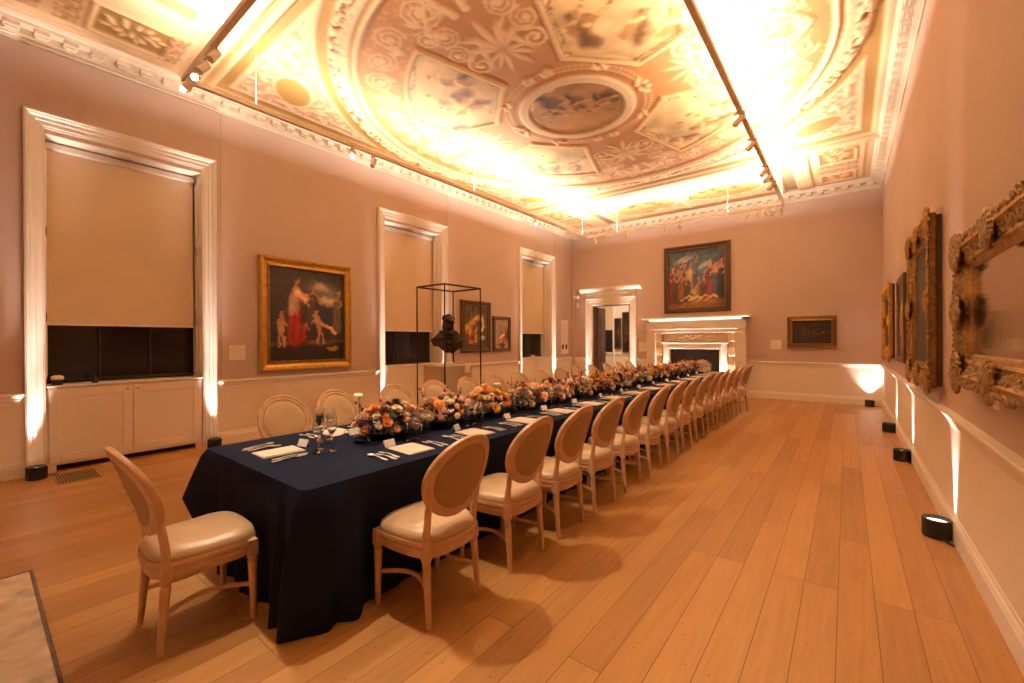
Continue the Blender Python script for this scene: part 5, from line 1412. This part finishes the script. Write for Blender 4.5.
PALS = [['orange', 'peach', 'plum', 'cream', 'orange', 'blush', 'plum', 'peach', 'cream', 'mauve'], ['cream', 'peach', 'ivory', 'blush', 'mauve', 'peach', 'orange', 'cream'], ['mustard', 'orange', 'mauve', 'blush', 'rust', 'mustard', 'peach', 'cream'], ['blush', 'cream', 'peach', 'mauve', 'orange', 'cream', 'burgundy']]
PN = ['orange roses and dark plum blooms', 'cream and peach blooms', 'mustard and mauve blooms', 'blush and cream blooms']
nA = 15
for i in range(nA):
    y = 2.04 + i * 0.592; rgf = random.Random(100 + i)
    a = empty('floral_arrangement', 'low arrangement of %s, %s from the near end' % (PN[i % 4], ORD[i]), 'flower arrangement', (TC + rgf.uniform(-.02, .02) + 0.02, y, TH_ + 0.003), rgf.uniform(-.08, .08), 'low flower arrangements along the middle of the table')
    link('bowl', BOWL, a)
    link('foliage', FO[i % 2], a, (0, 0, .01), (0, 0, PI * (i % 3 == 1))); link('copper_foliage', FO2[(i + 1) % 2], a, (0, 0, .04), (0, 0, PI * (i % 2)))
    pal = PALS[i % 4]; pts = []
    tries = 0
    while len(pts) < 46 and tries < 2500:
        tries += 1
        u = rgf.uniform(-1, 1); v = rgf.uniform(-1, 1)
        if u * u + v * v > 1: continue
        zz = .055 + .185 * math.sqrt(max(0, 1 - (u * u + v * v))) + rgf.uniform(-.01, .03)
        p = (u * .19, v * .285, zz); R = rgf.choice([.030, .036, .042, .050])
        if all((p[0] - q[0]) ** 2 + (p[1] - q[1]) ** 2 + (p[2] - q[2]) ** 2 > (0.72 * (R + q[3])) ** 2 for q in pts): pts.append((*p, R))
    for (x, yy, z, R) in pts:
        kd = rgf.choice(['rose', 'rose', 'rose', 'ball', 'daisy']); cn = rgf.choice(pal)
        if i == 1 and x > 0.0 and rgf.random() < .6: kd, cn, R = 'ball', rgf.choice(['cream', 'peach', 'blush']), .026
        n = Vector((x * 5.5, yy * 1.8, (z - .03) * 4 + .25)).normalized(); rot = n.to_track_quat('Z', 'Y').to_euler()
        me = bloom(kd, R, cn); link(me.name.split('.')[0], me, a, (x, yy, z), rot, R)
    # airy sprays and a few tall stems
    for k in range(rgf.choice([2, 3, 3])):
        x, yy = rgf.uniform(-.14, .14), rgf.uniform(-.26, .26); top = Vector((x * 1.5 + rgf.uniform(-.04, .04), yy * 1.25, rgf.uniform(.27, .35)))
        b = MB(); p0 = Vector((x * .5, yy * .5, .06)); md = (p0 + top) / 2 + Vector((rgf.uniform(-.02, .02), rgf.uniform(-.02, .02), .03)); b.tube([p0, md, top], .0022, 5)
        for q in range(5):
            t = .45 + q * .12; pp = p0.lerp(top, min(t, 1)); b.ball((pp.x + rgf.uniform(-.02, .02), pp.y + rgf.uniform(-.02, .02), pp.z + .01), .008 + .004 * rgf.random(), 5, 3, sc=(1, 1, 1.6))
        b.build('berry_spray', FL['burgundy'], a)
    tall = {0: [(-.10, -.20, .335, 'ivory')], 2: [(-.05, .0, .30, 'mustard'), (0, .15, .30, 'ivory')], 4: [(.0, .0, .27, 'orange')], 5: [(-.05, .1, .40, 'cream'), (-.03, .18, .31, 'mauve')], 8: [(-.06, .0, .43, 'mustard')], 10: [(.0, .1, .30, 'mauve')], 12: [(0, 0, .28, 'burgundy')]}.get(i, [])
    for (x, yy, z, cn) in tall:
        st = MB().tube([(x * .5, yy * .8, .06), (x * .8, yy, z * .6), (x, yy, z)], .003, 6).build('tall_stem', M['stem'], a)
        me = bloom('flat', .03, cn); link('scabious', me, st, (x, yy, z), (rgf.uniform(-.2, .2), rgf.uniform(-.2, .2), 0), .036)

# ================================================================== LIGHT
# linear uplights on top of the suspended track washing the ceiling
for (x, y, sx, sy, W) in ((TX0, 3.0, .06, 2.2, 38), (TX0 + .05, 5.4, .06, 2.4, 90), (TX0 + .05, 7.6, .06, 2.2, 105), (TX0 + .1, 9.8, .06, 1.6, 80),
                          (TX1, 3.0, .06, 2.2, 55), (TX1, 5.2, .06, 2.2, 95), (TX1, 7.4, .06, 2.2, 95), (TX1, 9.8, .06, 1.5, 70),
                          (-5.0, TY0, 1.5, .06, 42), (-3.3, TY0, 1.6, .06, 50), (-1.8, TY0, 1.4, .06, 60),
                          (-4.9, TY1, 1.4, .06, 35), (-3.3, TY1, 1.6, .06, 40), (-1.7, TY1, 1.2, .06, 45)):
    add_area('track_uplight_strip', (x, y, TZ + 0.045), (x, y, 6), W, WARM, sx, sy)
# downward spotlights of the track aimed at the table
for (x, y, tx, ty, W, sz) in ((-2.8, TY0, -2.3, 2.6, 260, 75), (-3.9, TY0, -2.6, 0.7, 130, 60), (TX0, 3.51, -2.9, 3.2, 110, 50), (TX0, 8.18, -2.9, 7.6, 120, 60), (TX1, 6.0, -2.7, 5.4, 90, 60), (TX1, 8.47, -2.7, 8.6, 100, 60)):
    add_spot('table_spot', (x, y, TZ - 0.22), (tx, ty, .75), W, (1.0, .80, .58), sz, 0.6, 0.025)
for (x, y, t, W, sz) in ((TX0 + 2.0, 3.5, (XL, 3.575, 1.9), 60, 30), (-3.3, 9.6, (-3.3, YF, 3.2), 60, 34), (-4.3, 7.9, (XL, 8.1, 1.8), 40, 30), (-3.9, 3.9, (-5.29, 5.0, 1.7), 60, 22)):  # unseen spots without fixtures inside the track loop, lighting pictures and bust
    add_spot('picture_spot', (x, y, TZ - 0.22), t, W, (1.0, .74, .5), sz, 0.8, 0.03)
# the room behind the far doorway is lit too
add_area('next_room_light', (-6.5, 15.0, 4.0), (-6.5, 15.0, 0), 130, (1.0, .74, .5), 1.5, 1.5)

wd = bpy.data.worlds.new('World'); SC.world = wd; wd.use_nodes = True
wd.node_tree.nodes['Background'].inputs[0].default_value = (0.01, 0.012, 0.02, 1); wd.node_tree.nodes['Background'].inputs[1].default_value = 0.5

# ================================================================== CAMERA
cam = bpy.data.cameras.new('camera'); co = bpy.data.objects.new('camera', cam); COL.objects.link(co); SC.camera = co
yaw, pit, rol = math.radians(38.144), math.radians(-0.075), math.radians(-0.2825)
f = Vector((-math.sin(yaw) * math.cos(pit), math.cos(yaw) * math.cos(pit), math.sin(pit))); r0 = Vector((math.cos(yaw), math.sin(yaw), 0)); u0 = r0.cross(f)
r_ = r0 * math.cos(rol) + u0 * math.sin(rol); u_ = -r0 * math.sin(rol) + u0 * math.cos(rol)
mw = Matrix((r_, u_, -f)).transposed().to_4x4(); mw.translation = (0, 0, EYE); co.matrix_world = mw
cam.sensor_width = 36; cam.sensor_fit = 'HORIZONTAL'; cam.lens = 426.0 / 1024 * 36; cam.clip_start = 0.02; cam.clip_end = 100
vs_ = SC.view_settings; vs_.view_transform = 'Standard'; vs_.look = 'None'; vs_.exposure = 0.22; vs_.gamma = 1.0; vs_.use_curve_mapping = False
SC.cycles.transparent_max_bounces = 48; SC.cycles.max_bounces = 10; SC.cycles.diffuse_bounces = 5; SC.cycles.transmission_bounces = 10; SC.cycles.caustics_reflective = False; SC.cycles.caustics_refractive = False
SC.cycles.sample_clamp_indirect = 6.0
